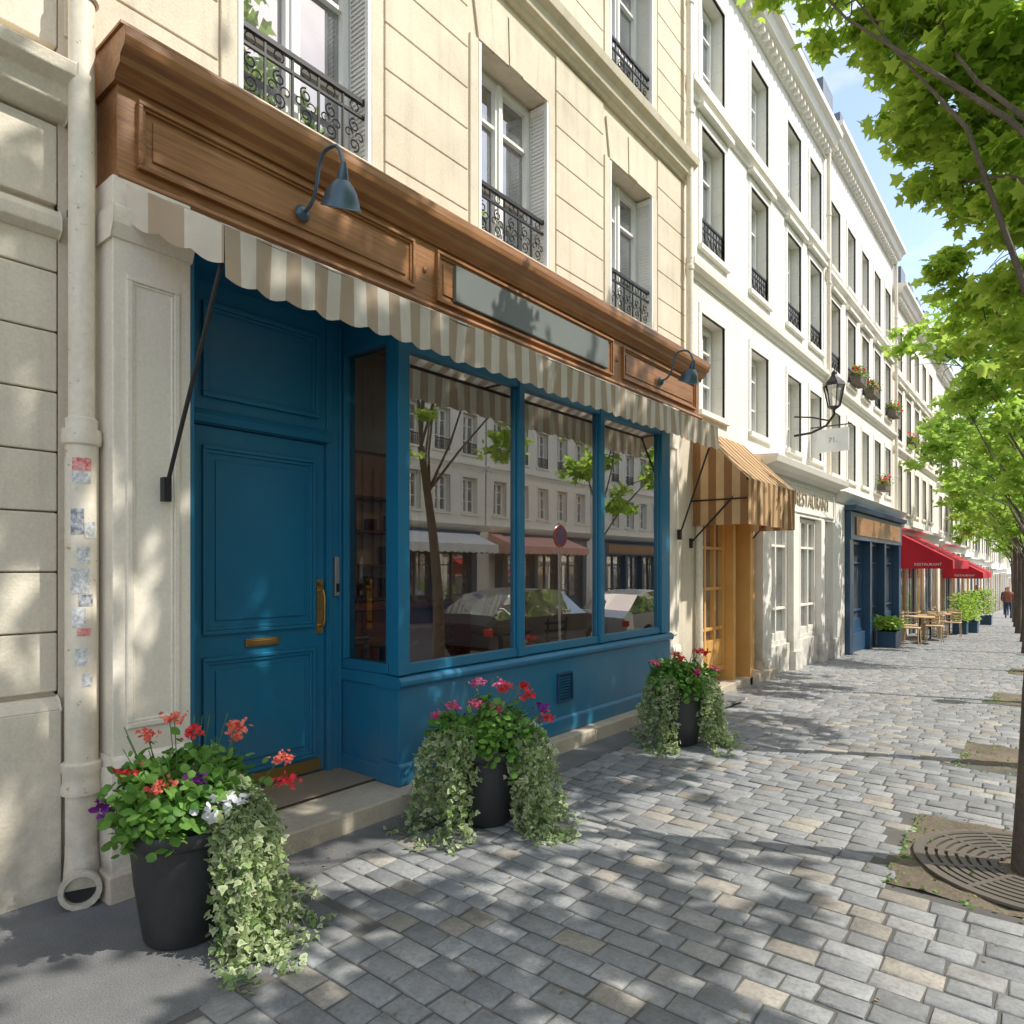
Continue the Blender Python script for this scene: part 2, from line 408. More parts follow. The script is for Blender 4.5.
def grate(cx,cy):
    root=thing('tree_grate','round cast iron tree grate around a trunk','grate',(cx,cy,g(cy)),'tree grates in the pavement')
    m=M(); z=g(cy)+.018
    rr=.16
    while rr<.5:
        m.lathe([(rr,z),(rr+.030,z),(rr+.030,z+.012),(rr,z+.012),(rr,z)],(cx,cy,0),48); rr+=.047
    m.lathe([(.5,z),(.54,z),(.54,z+.014),(.5,z+.014),(.5,z)],(cx,cy,0),48)
    for k in range(12):
        a=2*pi*k/12; ca,sa=math.cos(a),math.sin(a)
        pts=[]
        for r_,w in ((.15,-.012),(.52,-.012),(.52,.012),(.15,.012)): pts.append((cx+r_*ca-w*sa,cy+r_*sa+w*ca))
        m.add([(p[0],p[1],z) for p in pts]+[(p[0],p[1],z+.013) for p in pts],[(0,1,2,3),(4,5,6,7),(0,1,5,4),(1,2,6,5),(2,3,7,6),(3,0,4,7)])
    m.obj('grille',GRATE,root,smooth=True)
grate(-.10,4.42)
P=[(R.uniform(-2.9,.6),R.uniform(1.5,14),0) for _ in range(420)]; P=[(x,y_,g(y_)+.020) for x,y_,_ in P]
P+=[(-3.0-abs(R.gauss(0,.12)),R.uniform(2,8),.018) for _ in range(120)]
addmesh(leaves_mesh('fallen_leaves',P,.018,surf('dry_leaf',(.30,.24,.10),(.2,.13,.05),simple=True),up=3),'fallen_leaves',kind='stuff')

# ---------------------------------------------------------------- window templates
def tubering(m,c,r,t,ax='x',n=14,rad=.006,a0=0,a1=2*pi,grow=0):
    pts=[]
    for i in range(n+1):
        a=a0+(a1-a0)*i/n; q=r*(1-grow*i/n)
        pts.append((c[0],c[1]+q*math.cos(a),c[2]+q*math.sin(a)))
    m.tube(pts,rad,4)
def railing_mesh(w,h,fancy=True):
    m=M(); x=-.035
    m.box(x-.015,x+.015,-w/2,w/2,h-.02,h+.012); m.box(x-.009,x+.009,-w/2,w/2,h-.12,h-.10); m.box(x-.01,x+.01,-w/2,w/2,.03,.05)
    nb=max(3,int(round(w/.2))); 
    for i in range(nb+1):
        yy=-w/2+w*i/nb; m.box(x-.007,x+.007,yy-.007,yy+.007,.05,h-.02)
    if fancy:
        cw=w/nb
        for i in range(nb):
            yc=-w/2+cw*(i+.5); zc=(.05+h-.12)/2; hh=(h-.17)
            q=cw*.24
            tubering(m,(x,yc,.05+hh*.27),q,0,rad=.006,a0=-pi/2,a1=pi*1.9,grow=.65)
            tubering(m,(x,yc,.05+hh*.73),q,0,rad=.006,a0=pi/2,a1=pi*2.9,grow=.65)
            tubering(m,(x,yc-cw*.25,zc),q*.8,0,rad=.005,a0=0,a1=pi*1.7,grow=.6)
            tubering(m,(x,yc+cw*.25,zc),q*.8,0,rad=.005,a0=pi,a1=-pi*.7,grow=.6)
            tubering(m,(x,yc,h-.06),.035,0,n=10,rad=.005)
    else:
        nb2=nb*2
        for i in range(nb2+1):
            yy=-w/2+w*i/nb2; m.box(x-.006,x+.006,yy-.006,yy+.006,.05,h-.02)
        for i in range(nb): tubering(m,(x,-w/2+w*(i+.5)/nb,.05+(h-.17)/2),w/nb*.35,0,n=10,rad=.007)
    return m.mesh('railing',BLACKM)
def frame_mesh(w,h,dep,trans=.72,mun=True):
    m=M(); x0=-dep-.05; x1=-dep+.02
    e=.045
    def fr(ya,yb,za,zb,t,xa,xb):
        m.box(xa,xb,ya,yb,zb-t,zb); m.box(xa,xb,ya,yb,za,za+t); m.box(xa,xb,ya,ya+t,za+t,zb-t); m.box(xa,xb,yb-t,yb,za+t,zb-t)
    fr(-w/2,w/2,0,h,e,x0,x1-.02)
    for sg in (-1,1):
        ya,yb=(-w/2+e,-.004) if sg<0 else (.004,w/2-e)
        fr(ya,yb,e+.003,h-e-.003,.05,x0+.01,x1)
        if mun:
            for k in (trans,trans*.5): m.box(x0+.015,x1-.008,ya+.05,yb-.05,h*k-.014,h*k+.014)
    m.box(x1,x1+.02,-.022,.022,e,h-e)
    return m.mesh('window_frame',WINW)
def glass_mesh(w,h,dep):
    m=M(); x=-dep-.03; m.quad((x,-w/2+.04,.04),(x,w/2-.04,.04),(x,w/2-.04,h-.04),(x,-w/2+.04,h-.04)); return m.mesh('glass',GLASSU)
def shutter_mesh(h,wd,side):
    m=M(); t=.03
    m.box(-wd,0,0,t,0,.06);m.box(-wd,0,0,t,h-.06,h);m.box(-wd,-wd+.035,0,t,.06,h-.06);m.box(-.035,0,0,t,.06,h-.06)
    m.box(-wd+.035,-.035,t*.35,t*.5,.06,h-.06)
    z=.07
    while z<h-.08:
        m.add([(-wd+.035,.0,z),(-.035,.0,z),(-.035,.022,z+.028),(-wd+.035,.022,z+.028)],[(0,1,2,3)]); z+=.036
    return m.mesh('shutter',WINW)
TPL={}
def tpl(w,h,dep,rail=0,fancy=True,shut=False):
    k=(w,h,dep,rail,fancy,shut)
    if k not in TPL:
        TPL[k]=dict(frame=frame_mesh(w,h,dep),glass=glass_mesh(w,h,dep),
            rail=railing_mesh(w-.02,rail,fancy) if rail else None,
            shut=shutter_mesh(h-.04,dep+.03,1) if shut else None,w=w)
    return TPL[k]
def inst_window(t,loc,root):
    o=bpy.data.objects.new('window',t['frame']); col.objects.link(o); o.location=loc; setp(o,root)
    def ch(n,me,l=(0,0,0)):
        c=bpy.data.objects.new(n,me); col.objects.link(c); c.parent=o; c.location=l
    ch('glass',t['glass'])
    if t['rail']: ch('railing',t['rail'])
    if t['shut']: ch('shutter',t['shut'],(.02,t['w']/2-.032,.02)); ch('shutter',t['shut'],(.02,-t['w']/2+.002,.02))
    return o
def wall_holes(m,D,y0,y1,z0,z1,ops,dep,mi=0):
    ys=sorted(set([y0,y1]+[o[0] for o in ops]+[o[1] for o in ops])); zs=sorted(set([z0,z1]+[o[2] for o in ops]+[o[3] for o in ops]))
    for a,b in zip(ys[:-1],ys[1:]):
        for c,d in zip(zs[:-1],zs[1:]):
            my,mz=(a+b)/2,(c+d)/2
            if any(o[0]<my<o[1] and o[2]<mz<o[3] for o in ops): continue
            m.quad((-D,a,c),(-D,b,c),(-D,b,d),(-D,a,d),mi)
    X=-D; Y=-D-dep
    for a,b,c,d in ops:
        m.quad((X,a,c),(Y,a,c),(Y,a,d),(X,a,d),mi); m.quad((X,b,c),(X,b,d),(Y,b,d),(Y,b,c),mi)
        m.quad((X,a,d),(Y,a,d),(Y,b,d),(X,b,d),mi); m.quad((X,a,c),(X,b,c),(Y,b,c),(Y,a,c),mi)
def shell(m,D,y0,y1,z0,z1,depth=9,mi=0):
    X=-D;Y=-D-depth
    m.quad((X,y0,z0),(X,y0,z1),(Y,y0,z1),(Y,y0,z0),mi); m.quad((X,y1,z0),(Y,y1,z0),(Y,y1,z1),(X,y1,z1),mi)
    m.quad((X,y0,z1),(X,y1,z1),(Y,y1,z1),(Y,y0,z1),mi); m.quad((Y,y0,z0),(Y,y0,z1),(Y,y1,z1),(Y,y1,z0),mi)

# ---------------------------------------------------------------- main shop building
B=thing('corner_shop_building','cream stone building with blue shopfront and wooden fascia','building',(-3.8,4.8,0))
m=M(); D=3.8
wc=[2.63,4.77,6.90]; W=1.0; ZW=4.40
ops=[]
for c in wc: ops+= [(c-W/2,c+W/2,ZW,6.0),(c-W/2,c+W/2,6.95,8.65),(c-W/2,c+W/2,9.4,10.9)]
wall_holes(m,D,1.206,8.33,3.46,11.6,ops,.26)
shell(m,D,1.206,8.33,3.46,11.6)
m.dbox(3.9,3.62,7.12,8.328,-.2,3.458)
m.obj('wall',STONE,B)
m=M()
cols=[(1.23,2.01),(3.26,4.14),(5.40,6.27),(7.53,8.31)]
zc=[4.17+.335*i for i in range(8)]
for a,b in cols:
    for z in zc: m.dbox(3.85,3.784,a,b,z+.006,min(z+.329,6.5))
for a,b in cols:
    for i in range(10): m.dbox(3.85,3.785,a,b,6.95+.335*i,6.95+.335*i+.323)
for c in wc:
    for zz,top in ((ZW,6.0),(6.95,8.65)):
        m.dbox(3.85,3.781,c-W/2-.105,c-W/2-.002,zz+.002,top-.004); m.dbox(3.85,3.781,c+W/2+.002,c+W/2+.105,zz+.002,top-.004)
        for k in range(-2,3):
            b0=c+k*.2; b1=c+k*.232; ht=.42; h0=.096; h1=.112
            pr=[(b0-h0,top+.004),(b0+h0,top+.004),(b1+h1,top+ht),(b1-h1,top+ht)]
            m.prism(pr,-3.85,-3.779 if k else -3.768,ax='x')
    m.dbox(3.9,3.74,c-W/2-.06,c+W/2+.06,ZW-.08,ZW-.002)
m.obj('stone_coursing',STONE,B,bevel=.005)
m=M()
cp=[(3.9,6.56),(3.76,6.56),(3.74,6.60),(3.70,6.62),(3.68,6.70),(3.62,6.74),(3.60,6.82),(3.9,6.86)]
m.mould(cp,1.22,8.33)
m.mould([(3.9,11.3),(3.7,11.35),(3.5,11.5),(3.45,11.7),(3.9,11.75)],1.22,8.33)
m.mould([(3.9,9.1),(3.74,9.1),(3.66,9.2),(3.9,9.25)],1.22,8.33)
m.obj('cornice',STONE,B,bevel=.004)
t1=tpl(W,1.6,.2,rail=.46,shut=True); t2=tpl(W,1.7,.2,rail=.46,shut=True); t3=tpl(W,1.5,.2,rail=.4,shut=False)
for c in wc:
    inst_window(t1,(-3.8,c,ZW),B); inst_window(t2,(-3.8,c,6.95),B); inst_window(t3,(-3.8,c,9.4),B)
def pilaster(y0,y1,Df,label=None):
    m=M(); m.dbox(4.4,Df,y0,y1,.16,3.46)
    m.dbox(4.39,Df-.035,y0-.02,y1+.003,.10,.62)
    m.dbox(4.38,Df-.05,y0-.03,y1+.005,-.02,.12)
    m.mould([(4.3,.62),(Df-.035,.62),(Df-.02,.66),(Df,.68),(4.3,.68)],y0-.012,y1+.002)
    m.frame(Df+.02,Df-.014,y0+.06,y1-.06,.80,3.0,.028)
    m.frame(Df+.02,Df-.007,y0+.088,y1-.088,.828,2.972,.014)
    m.mould([(4.3,3.16),(Df-.01,3.16),(Df-.04,3.22),(Df-.05,3.30),(4.3,3.30)],y0-.015,y1+.002)
    m.obj('pilaster',CREAM,B,bevel=.005)
pilaster(1.345,1.72,3.52)
pilaster(7.13,7.55,3.52)
m=M(); m.dbox(4.0,3.44,1.30,1.75,-.03,.14); m.obj('plinth',LIME,B,bevel=.01)
m=M(); m.dbox(4.2,3.28,1.755,3.4,-.03,.13); m.dbox(4.2,3.28,3.405,5.3,-.03,.129); m.dbox(4.2,3.28,5.305,7.15,-.03,.131); m.obj('doorstep',LIME,B,bevel=.012)
Dd=4.06
m=M()
m.dbox(Dd+.05,Dd,1.97,2.935,.16,2.45)
def panel(m,y0,y1,z0,z1,Df):
    m.frame(Df+.01,Df-.024,y0,y1,z0,z1,.024)
    m.frame(Df+.01,Df-.013,y0+.024,y1-.024,z0+.024,z1-.024,.022)
    m.dbox(Df+.01,Df-.012,y0+.085,y1-.085,z0+.085,z1-.085)
panel(m,2.05,2.855,1.17,2.33,Dd); panel(m,2.05,2.855,.27,1.03,Dd)
door=m.obj('door',BLUE,B,bevel=.004)
WM[door.name]=Matrix.Identity(4)
m=M(); m.dbox(Dd,Dd-.018,2.33,2.57,1.075,1.125); m.dbox(Dd-.018,Dd-.024,2.35,2.55,1.085,1.115)
m.obj('letter_slot',BRASS,door,bevel=.004)
m=M(); m.dbox(Dd,Dd-.012,2.865,2.915,1.12,1.50)
m.tube([(-Dd+.012,2.89,1.42),(-Dd+.05,2.89,1.42),(-Dd+.065,2.89,1.38),(-Dd+.065,2.89,1.22),(-Dd+.05,2.89,1.18),(-Dd+.012,2.89,1.18)],.010,8)
m.lathe([(0,.02),(.02,.018),(.024,0)],(-Dd+.012,2.89,1.47),12,mat=Matrix.Rotation(pi/2,3,'Y'))
m.obj('handle',BRASS,door,smooth=True)
m=M(); m.dbox(Dd,Dd-.006,2.0,2.90,.17,.25); m.obj('kick_plate',BRASS,door)
m=M()
m.dbox(4.3,Dd-.02,1.70,1.966,.13,3.35); m.dbox(4.3,Dd-.03,2.939,3.12,.13,3.35)
m.dbox(4.3,Dd-.015,1.966,2.939,2.455,3.35)
m.mould([(Dd,2.46),(Dd-.05,2.46),(Dd-.06,2.50),(Dd-.04,2.54),(Dd,2.55)],1.967,2.938)
m.frame(Dd,Dd-.045,2.04,2.87,2.62,3.20,.03); m.frame(Dd,Dd-.03,2.07,2.84,2.65,3.17,.02)
m.dbox(Dd,Dd-.042,2.95,2.975,.13,3.3); m.dbox(Dd,Dd-.05,3.03,3.05,.13,3.3)
m.dbox(Dd+.1,3.50,1.722,3.12,3.32,3.36)
m.dbox(Dd,3.54,1.7205,1.75,.13,3.32)
m.obj('door_frame',BLUE,B,bevel=.004)
m=M(); m.dbox(Dd-.03,Dd-.06,2.985,3.025,1.38,1.66); inter=m.obj('intercom',STEEL,B,bevel=.006); WM[inter.name]=Matrix.Identity(4)
m=M(); m.dbox(Dd-.06,Dd-.066,2.993,3.017,1.41,1.47); m.obj('button',BLACKM,inter,bevel=.002)
m=M()
m.dbox(3.60,3.42,3.06,7.10,.132,.78); m.dbox(4.10,3.6,3.062,3.2,.132,.78)
m.mould([(3.62,.78),(3.40,.78),(3.385,.80),(3.385,.825),(3.41,.85),(3.62,.86)],3.045,7.115)
m.dbox(4.10,3.621,3.045,3.22,.782,.86)
m.dbox(3.6,3.395,3.04,7.11,.133,.25); m.dbox(4.09,3.6,3.04,3.2,.133,.25)
m.mould([(3.6,.25),(3.395,.25),(3.41,.275),(3.6,.28)],3.045,7.108)
riser=m.obj('stall_riser',BLUE,B,bevel=.005); WM[riser.name]=Matrix.Identity(4)
m=M(); m.frame(3.42,3.40,4.88,5.12,.40,.66,.015)
for i in range(9): m.add([(-3.418,4.895,.42+i*.025),(-3.418,5.105,.42+i*.025),(-3.404,5.105,.435+i*.025),(-3.404,4.895,.435+i*.025)],[(0,1,2,3)])
m.obj('vent_grille',NAVY,riser)
edges=[3.06,4.36,5.62,6.90]
zt=3.05
for i in range(3):
    a,b=edges[i],edges[i+1]
    m=M(); w=.10 if i==0 else .07
    m.dbox(3.52,3.42,a,a+w,.861,3.33)
    m.dbox(3.50,3.44,a+w,b,.861,.93); m.dbox(3.50,3.43,a+w,b,zt,3.33)
    m.dbox(3.49,3.455,a+w,a+w+.02,.93,zt); m.dbox(3.49,3.455,b-.02,b,.93,zt)
    if i==2: m.dbox(3.52,3.42,b,b+.2,.861,3.33)
    o=m.obj('shop_window',BLUE,B,bevel=.004); WM[o.name]=Matrix.Identity(4)
    m=M(); m.quad((-3.47,a+w,.93),(-3.47,b,.93),(-3.47,b,zt),(-3.47,a+w,zt)); m.obj('glass',GLASS,o)
m=M()
m.dbox(4.08,3.53,3.062,3.16,.861,.93); m.dbox(4.08,3.53,3.062,3.16,3.10,3.318); m.dbox(4.08,4.0,3.06,3.16,.93,3.10)
m.dbox(3.56,3.53,3.07,3.15,.93,3.10)
o=m.obj('shop_window',BLUE,B,bevel=.004); WM[o.name]=Matrix.Identity(4)
GLASS2=glass('side_glass',None,.03)
m=M(); m.quad((-4.0,3.11,.93),(-3.55,3.11,.93),(-3.55,3.11,3.1),(-4.0,3.11,3.1)); m.obj('glass',GLASS2,o)
# fascia
m=M(); ya,yb=1.38,8.20
m.dbox(3.86,3.56,ya,yb,3.47,3.93)
m.mould([(3.86,3.93),(3.54,3.93),(3.53,3.96),(3.48,3.985),(3.475,4.02),(3.43,4.05),(3.42,4.09),(3.42,4.13),(3.86,4.145)],ya-.02,yb+.02)
m.mould([(3.86,3.44),(3.53,3.44),(3.515,3.465),(3.53,3.49),(3.555,3.50),(3.86,3.505)],ya-.01,yb+.01)
def wp(y0,y1,z0,z1):
    m.frame(3.57,3.532,y0,y1,z0,z1,.022); m.frame(3.57,3.546,y0+.022,y1-.022,z0+.022,z1-.022,.016)
    m.dbox(3.57,3.55,y0+.075,y1-.075,z0+.07,z1-.07)
wp(1.47,3.32,3.55,3.89); wp(3.54,6.06,3.53,3.90); wp(6.26,8.08,3.55,3.89)
for yy in (3.43,6.16): m.lathe([(0,.018),(.016,.014),(.022,0)],(-3.56,yy,3.72),14,mat=Matrix.Rotation(pi/2,3,'Y'))
fas=m.obj('fascia_board',WOOD,B,bevel=.004); WM[fas.name]=Matrix.Identity(4)
m=M(); m.dbox(3.56,3.52,3.72,5.93,3.575,3.845); m.obj('blank_sign_panel',GREYB,fas,bevel=.006)
m=M(); m.dbox(3.86,3.44,ya-.03,yb+.03,4.1455,4.16); m.obj('flashing',WOOD,fas)
# interior
m=M(); X0,X1=-7.5,-3.63
m.quad((X0,1.9,.15),(X1,1.9,.15),(X1,7.1,.15),(X0,7.1,.15),0)
m.quad((X0,1.9,3.4),(X1,1.9,3.4),(X1,7.1,3.4),(X0,7.1,3.4),1)
m.quad((X0,1.9,.15),(X0,7.1,.15),(X0,7.1,3.4),(X0,1.9,3.4),1)
m.quad((X0,7.1,.15),(X1,7.1,.15),(X1,7.1,3.4),(X0,7.1,3.4),1)
m.quad((X0,1.9,.15),(-4.2,1.9,.15),(-4.2,1.9,3.4),(X0,1.9,3.4),1)
m.quad((-4.2,1.9,.15),(-4.2,3.1,.15),(-4.2,3.1,3.4),(-4.2,1.9,3.4),1)
m.obj('interior_room',[FLOOR,INW],B)
m=M(); m.dbox(4.62,4.50,3.3,7.0,2.55,3.39); m.obj('ceiling_beam',INW,B)
for (x_,y_) in ((-4.95,3.7),(-4.95,5.0),(-4.95,6.3)):
    root=thing('ceiling_lamp','small warm lit ceiling lamp inside the shop','lamp',(x_,y_,3.39),'lit lamps inside the shop')
    m=M(); m.lathe([(.09,3.39),(.10,3.36),(.09,3.34)],(x_,y_,0),20); m.obj('lamp_ring',BRASS,root)
    m=M(); m.lathe([(0,3.345),(.085,3.345)],(x_,y_,0),20); m.obj('diffuser',LIT,root)
m=M(); m.box(-6.3,-5.8,3.8,6.4,.152,1.12); m.box(-6.35,-5.75,3.75,6.45,1.121,1.17)
tag(m.obj('shop_counter',COUNT,None,bevel=.01),'reddish brown wooden counter inside the shop','counter')
m=M(); m.box(-7.45,-7.1,3.6,6.6,.152,.25)
for z in (.25,.7,1.15,1.6,2.05,2.5): m.box(-7.45,-7.1,3.6,6.6,z,z+.03)
for yy in (3.6,4.6,5.6,6.57): m.box(-7.45,-7.1,yy,yy+.03,.25,2.5)
for i in range(40):
    yy=R.uniform(3.7,6.5); z=R.choice([.28,.73,1.18,1.63,2.08]); h=R.uniform(.15,.32); m.box(-7.4,-7.2,yy,yy+R.uniform(.04,.12),z+.001,z+h)
tag(m.obj('wooden_shelf',CHAIRW,None),'tall wooden shelf against the back wall of the shop','shelf')
def chair(loc,mat,label,group):
    root=thing('chair',label,'chair',loc,group); x,y_,z=loc
    m=M(); m.box(x-.2,x+.2,y_-.2,y_+.2,z+.43,z+.46); m.obj('seat',mat,root,bevel=.01)
    m=M()
    for i in range(4): m.tube([(x-.2,y_-.19,z+.55+i*.085),(x-.235,y_,z+.55+i*.085),(x-.2,y_+.19,z+.55+i*.085)],.018,5)
    for s in (-1,1): m.tube([(x-.19,y_+s*.18,z+.45),(x-.23,y_+s*.18,z+.86)],.014,5)
    m.obj('backrest',mat,root,smooth=True)
    for sx in (-1,1):
        for sy in (-1,1):
            m=M(); m.tube([(x+sx*.17,y_+sy*.17,z+.44),(x+sx*.2,y_+sy*.2,z)],[.016,.012],6); m.obj('leg',mat,root)
    return root
def table(loc,mat,label,group):
    root=thing('cafe_table',label,'table',loc,group); x,y_,z=loc
    m=M(); m.lathe([(0,.70),(.34,.70),(.35,.715),(.34,.73),(0,.73)],loc,28); m.obj('table_top',mat,root,smooth=True)
    m=M(); m.lathe([(.22,0),(.22,.015),(.05,.04),(.025,.08),(.025,.66),(.06,.70)],loc,16); m.obj('pedestal',BLACKM,root,smooth=True)
    return root
ch=chair((-4.6,3.75,.152),CHAIRW,'dark wooden chair inside the shop','chairs inside the shop')
for l,r in (((-4.9,5.3,.152),.4),((-4.7,6.4,.152),pi),((-5.4,3.6,.152),pi/2)): copy_thing(ch,l,r)
tb=table((-5.1,4.35,.152),CHAIRW,'round wooden table inside the shop','tables inside the shop'); copy_thing(tb,(-4.9,5.9,.152))

# awning
def awning(name,label,D0,D1,y0,y1,z0,z1,val,matf,matx,per,scal,cheek,arm=None,group=None,ysl=0.):
    root=thing(name,label,'awning',(-D0,(y0+y1)/2,z0),group)
    m=M(); n=int((y1-y0)/(per/6)); 
    for i in range(n):
        a=y0+(y1-y0)*i/n; b=y0+(y1-y0)*(i+1)/n
        sa=.006*math.sin(a*9); sb=.006*math.sin(b*9)
        a0=a-ysl if i==0 else a; am=a-ysl/2 if i==0 else a
        m.quad((-D0,a0,z0),(-(D0+D1)/2,am,(z0+z1)/2-.015+sa),(-(D0+D1)/2,b,(z0+z1)/2-.015+sb),(-D0,b,z0))
        m.quad((-(D0+D1)/2,am,(z0+z1)/2-.015+sa),(-D1,a,z1),(-D1,b,z1),(-(D0+D1)/2,b,(z0+z1)/2-.015+sb))
    m.obj('canopy',matf,root,smooth=True)
    m=M()
    def sz(s): return scal*(1-abs(math.sin(pi*s/per)))
    def sx(s,k): return .010*math.sin(2*pi*s/per*.5)*k+.012*math.sin(s*5.3)*k+.007*math.sin(s*13.1)*k
    for i in range(n):
        a=y0+(y1-y0)*i/n; b=y0+(y1-y0)*(i+1)/n
        for k0,k1 in ((0,.5),(.5,1)):
            P=lambda s,k:(-D1+.004+sx(s,k),s,z1+.004*math.sin(s*2.2)-(val-sz(s-y0))*k)
            m.quad(P(a,k0),P(a,k1),P(b,k1),P(b,k0))
    m.obj('valance',matf,root,smooth=True)
    nx=max(4,int((D0-D1)/(per/6)))
    for yy,sl in ((y0,ysl),(y1,0)):
        m=M()
        for i in range(nx):
            a=D1+(D0-D1)*i/nx; b=D1+(D0-D1)*(i+1)/nx
            T=lambda d:z1+(z0-z1)*(d-D1)/(D0-D1)
            Yf=lambda d:yy-sl*(d-D1)/(D0-D1)
            L=lambda d:(z1-val+sz(d-D1)) if cheek else T(d)-val*.75+sz(d-D1)
            m.quad((-a,Yf(a),T(a)),(-a,Yf(a),L(a)),(-b,Yf(b),L(b)),(-b,Yf(b),T(b)))
        m.obj('side_flap',matx,root,smooth=True)
    m=M(); m.tube([(-D1-.01,y0,z1-.012),(-D1-.01,y1,z1-.012)],.014,8); m.obj('front_bar',BLACKM,root,smooth=True)
    if arm:
        for yy,(da,za) in zip((y0+.03,y1-.03),(arm,arm)):
            m=M(); dy=-.08 if yy<(y0+y1)/2 else .06
            m.tube([(-da,yy+dy,za),(-D1-.01,yy,z1-.02)],.011,8); m.box(-da-.03,-da+.015,yy+dy-.018,yy+dy+.018,za-.07,za+.05)
            m.obj('arm',BLACKM,root,smooth=True)
    return root
A=awning('striped_awning','beige and cream striped awning with scalloped valance over the blue shopfront',3.50,3.0,1.62,7.42,3.43,3.16,.265,STR,STR,.165,.024,False,arm=(3.46,1.98),ysl=.22)
m=M(); m.tube([(-3.50,1.60,3.37),(-3.50,7.45,3.37)],.04,10); m.obj('roller_box',BLACKM,A,smooth=True)
for yy in (1.64,4.5,7.38): 
    m=M(); m.tube([(-3.48,yy+.02,3.33),(-3.2,yy+.05,3.17),(-3.02,yy+.0,3.15)],.010,6); m.obj('folding_arm',BLACKM,A,smooth=True)
A2=awning('amber_awning','amber and brown striped awning over the orange shop',3.62,2.9,8.12,9.95,3.38,2.66,.55,STO,STOX,.20,.0,True,arm=(3.60,1.9))
m=M(); m.tube([(-2.905,8.10,2.42),(-3.62,8.10,2.42)],.010,6); m.obj('side_bar',BLACKM,A2)

def gooseneck(y0):
    root=thing('wall_lamp','dark blue gooseneck lamp mounted on the wooden fascia','lamp',(-3.56,y0,3.70),'gooseneck lamps on the fascia')
    m=M(); x=-3.56
    m.lathe([(0,.03),(.03,.028),(.045,.015),(.05,0)],(x+.025,y0,3.70),16,mat=Matrix.Rotation(pi/2,3,'Y'))
    pts=[]
    for a in [i/14 for i in range(15)]:
        P0,P1,P2,P3=Vector((x+.03,y0,3.70)),Vector((x+.26,y0,3.72)),Vector((x+.10,y0,4.04)),Vector((x+.32,y0,3.99))
        pts.append(P0*(1-a)**3+P1*3*a*(1-a)**2+P2*3*a*a*(1-a)+P3*a**3)
    for a in (.25,.5,.75,1): 
        an=a*1.35; pts.append(Vector((x+.32+.10*math.sin(an),y0,3.99-.10*(1-math.cos(an))-.08*a*a)))
    m.tube(pts,.011,8); m.obj('bracket',LAMPM,root,smooth=True)
    e=pts[-1]; rot=Matrix.Rotation(.42,3,'Y')@Matrix.Rotation(.22,3,'X')
    m=M(); m.lathe([(.014,.03),(.022,0),(.03,-.03),(.034,-.06),(.06,-.085),(.085,-.12),(.10,-.16),(.112,-.20),(.118,-.205),(.112,-.208),(.10,-.19),(.095,-.16),(.08,-.125),(.05,-.09),(.0,-.085)],tuple(e),28,mat=rot)
    m.obj('lamp_shade',LAMPM,root,smooth=True)
    m=M(); m.lathe([(0,-.17),(.025,-.165),(.035,-.14),(.03,-.115),(.02,-.09)],tuple(e),14,mat=rot); m.obj('bulb',BULB,root,smooth=True)
gooseneck(2.40); gooseneck(7.10)

# drainpipe
root=thing('drainpipe','cream painted drainpipe with worn stickers between two facades','pipe',(-3.66,1.262,0))
cx,cy=-3.66,1.262
m=M(); m.lathe([(.056,2.2),(.056,11)],(cx,cy,0),20)
for z in (2.2,4.3,7,9.5): m.lathe([(.056,z+.10),(.068,z+.09),(.068,z+.03),(.072,z+.02),(.072,z),(.06,z-.01)],(cx,cy,0),20)
m.obj('upper_pipe',PIPE,root,smooth=True)
m=M(); m.lathe([(.068,.22),(.068,.50),(.085,.505),(.088,.53),(.08,.56),(.08,.60),(.088,.62),(.088,.65),(.07,.66),(.07,2.16),(.082,2.17),(.086,2.20),(.082,2.24),(.056,2.245)],(cx,cy,0),20)
m.tube([(cx,cy,.26),(cx+.005,cy,.20),(cx+.03,cy-.01,.145),(cx+.08,cy-.03,.105),(cx+.13,cy-.05,.095)],[.07,.072,.075,.075,.078],18)
RR=Matrix.Rotation(-.38,3,'Z')@Matrix.Rotation(pi/2,3,'Y')
m.lathe([(.078,0),(.088,.0),(.088,.03),(.066,.03),(.058,-.05)],(cx+.125,cy-.048,.095),18,mat=RR)
m.obj('lower_pipe',PIPE,root,smooth=True)
m=M(); m.lathe([(0,.0),(.062,.0)],(cx+.130,cy-.050,.095),18,mat=RR); m.obj('pipe_opening',BLACKM,root)
for z in (1.0,3.3): 
    m=M(); m.box(cx-.14,cx,cy-.02,cy+.02,z,z+.03); m.obj('pipe_bracket',BLACKM,root)
def patch(z0,z1,a0,a1,mat,rr=.0715):
    m=M(); n=6
    for i in range(n):
        p=a0+(a1-a0)*i/n; q=a0+(a1-a0)*(i+1)/n
        m.quad((cx+rr*math.cos(p),cy+rr*math.sin(p),z0),(cx+rr*math.cos(q),cy+rr*math.sin(q),z0),(cx+rr*math.cos(q),cy+rr*math.sin(q),z1),(cx+rr*math.cos(p),cy+rr*math.sin(p),z1))
    m.obj('sticker',mat,root)
patch(2.04,2.10,-.9,.25,STKR); patch(1.98,2.035,-.9,.2,STK); patch(1.74,1.86,-1.0,-.2,STKB); patch(1.72,1.80,-.15,.5,STK); patch(1.60,1.68,-.6,.15,STK); patch(1.46,1.58,-1.0,.1,STK); patch(1.40,1.455,-.5,.35,STKB); patch(1.30,1.39,-.9,-.1,STK,.072); patch(1.26,1.295,-.6,.2,STKR,.0722); patch(1.12,1.2,-.7,.0,STK); patch(1.02,1.08,-.3,.3,STK)

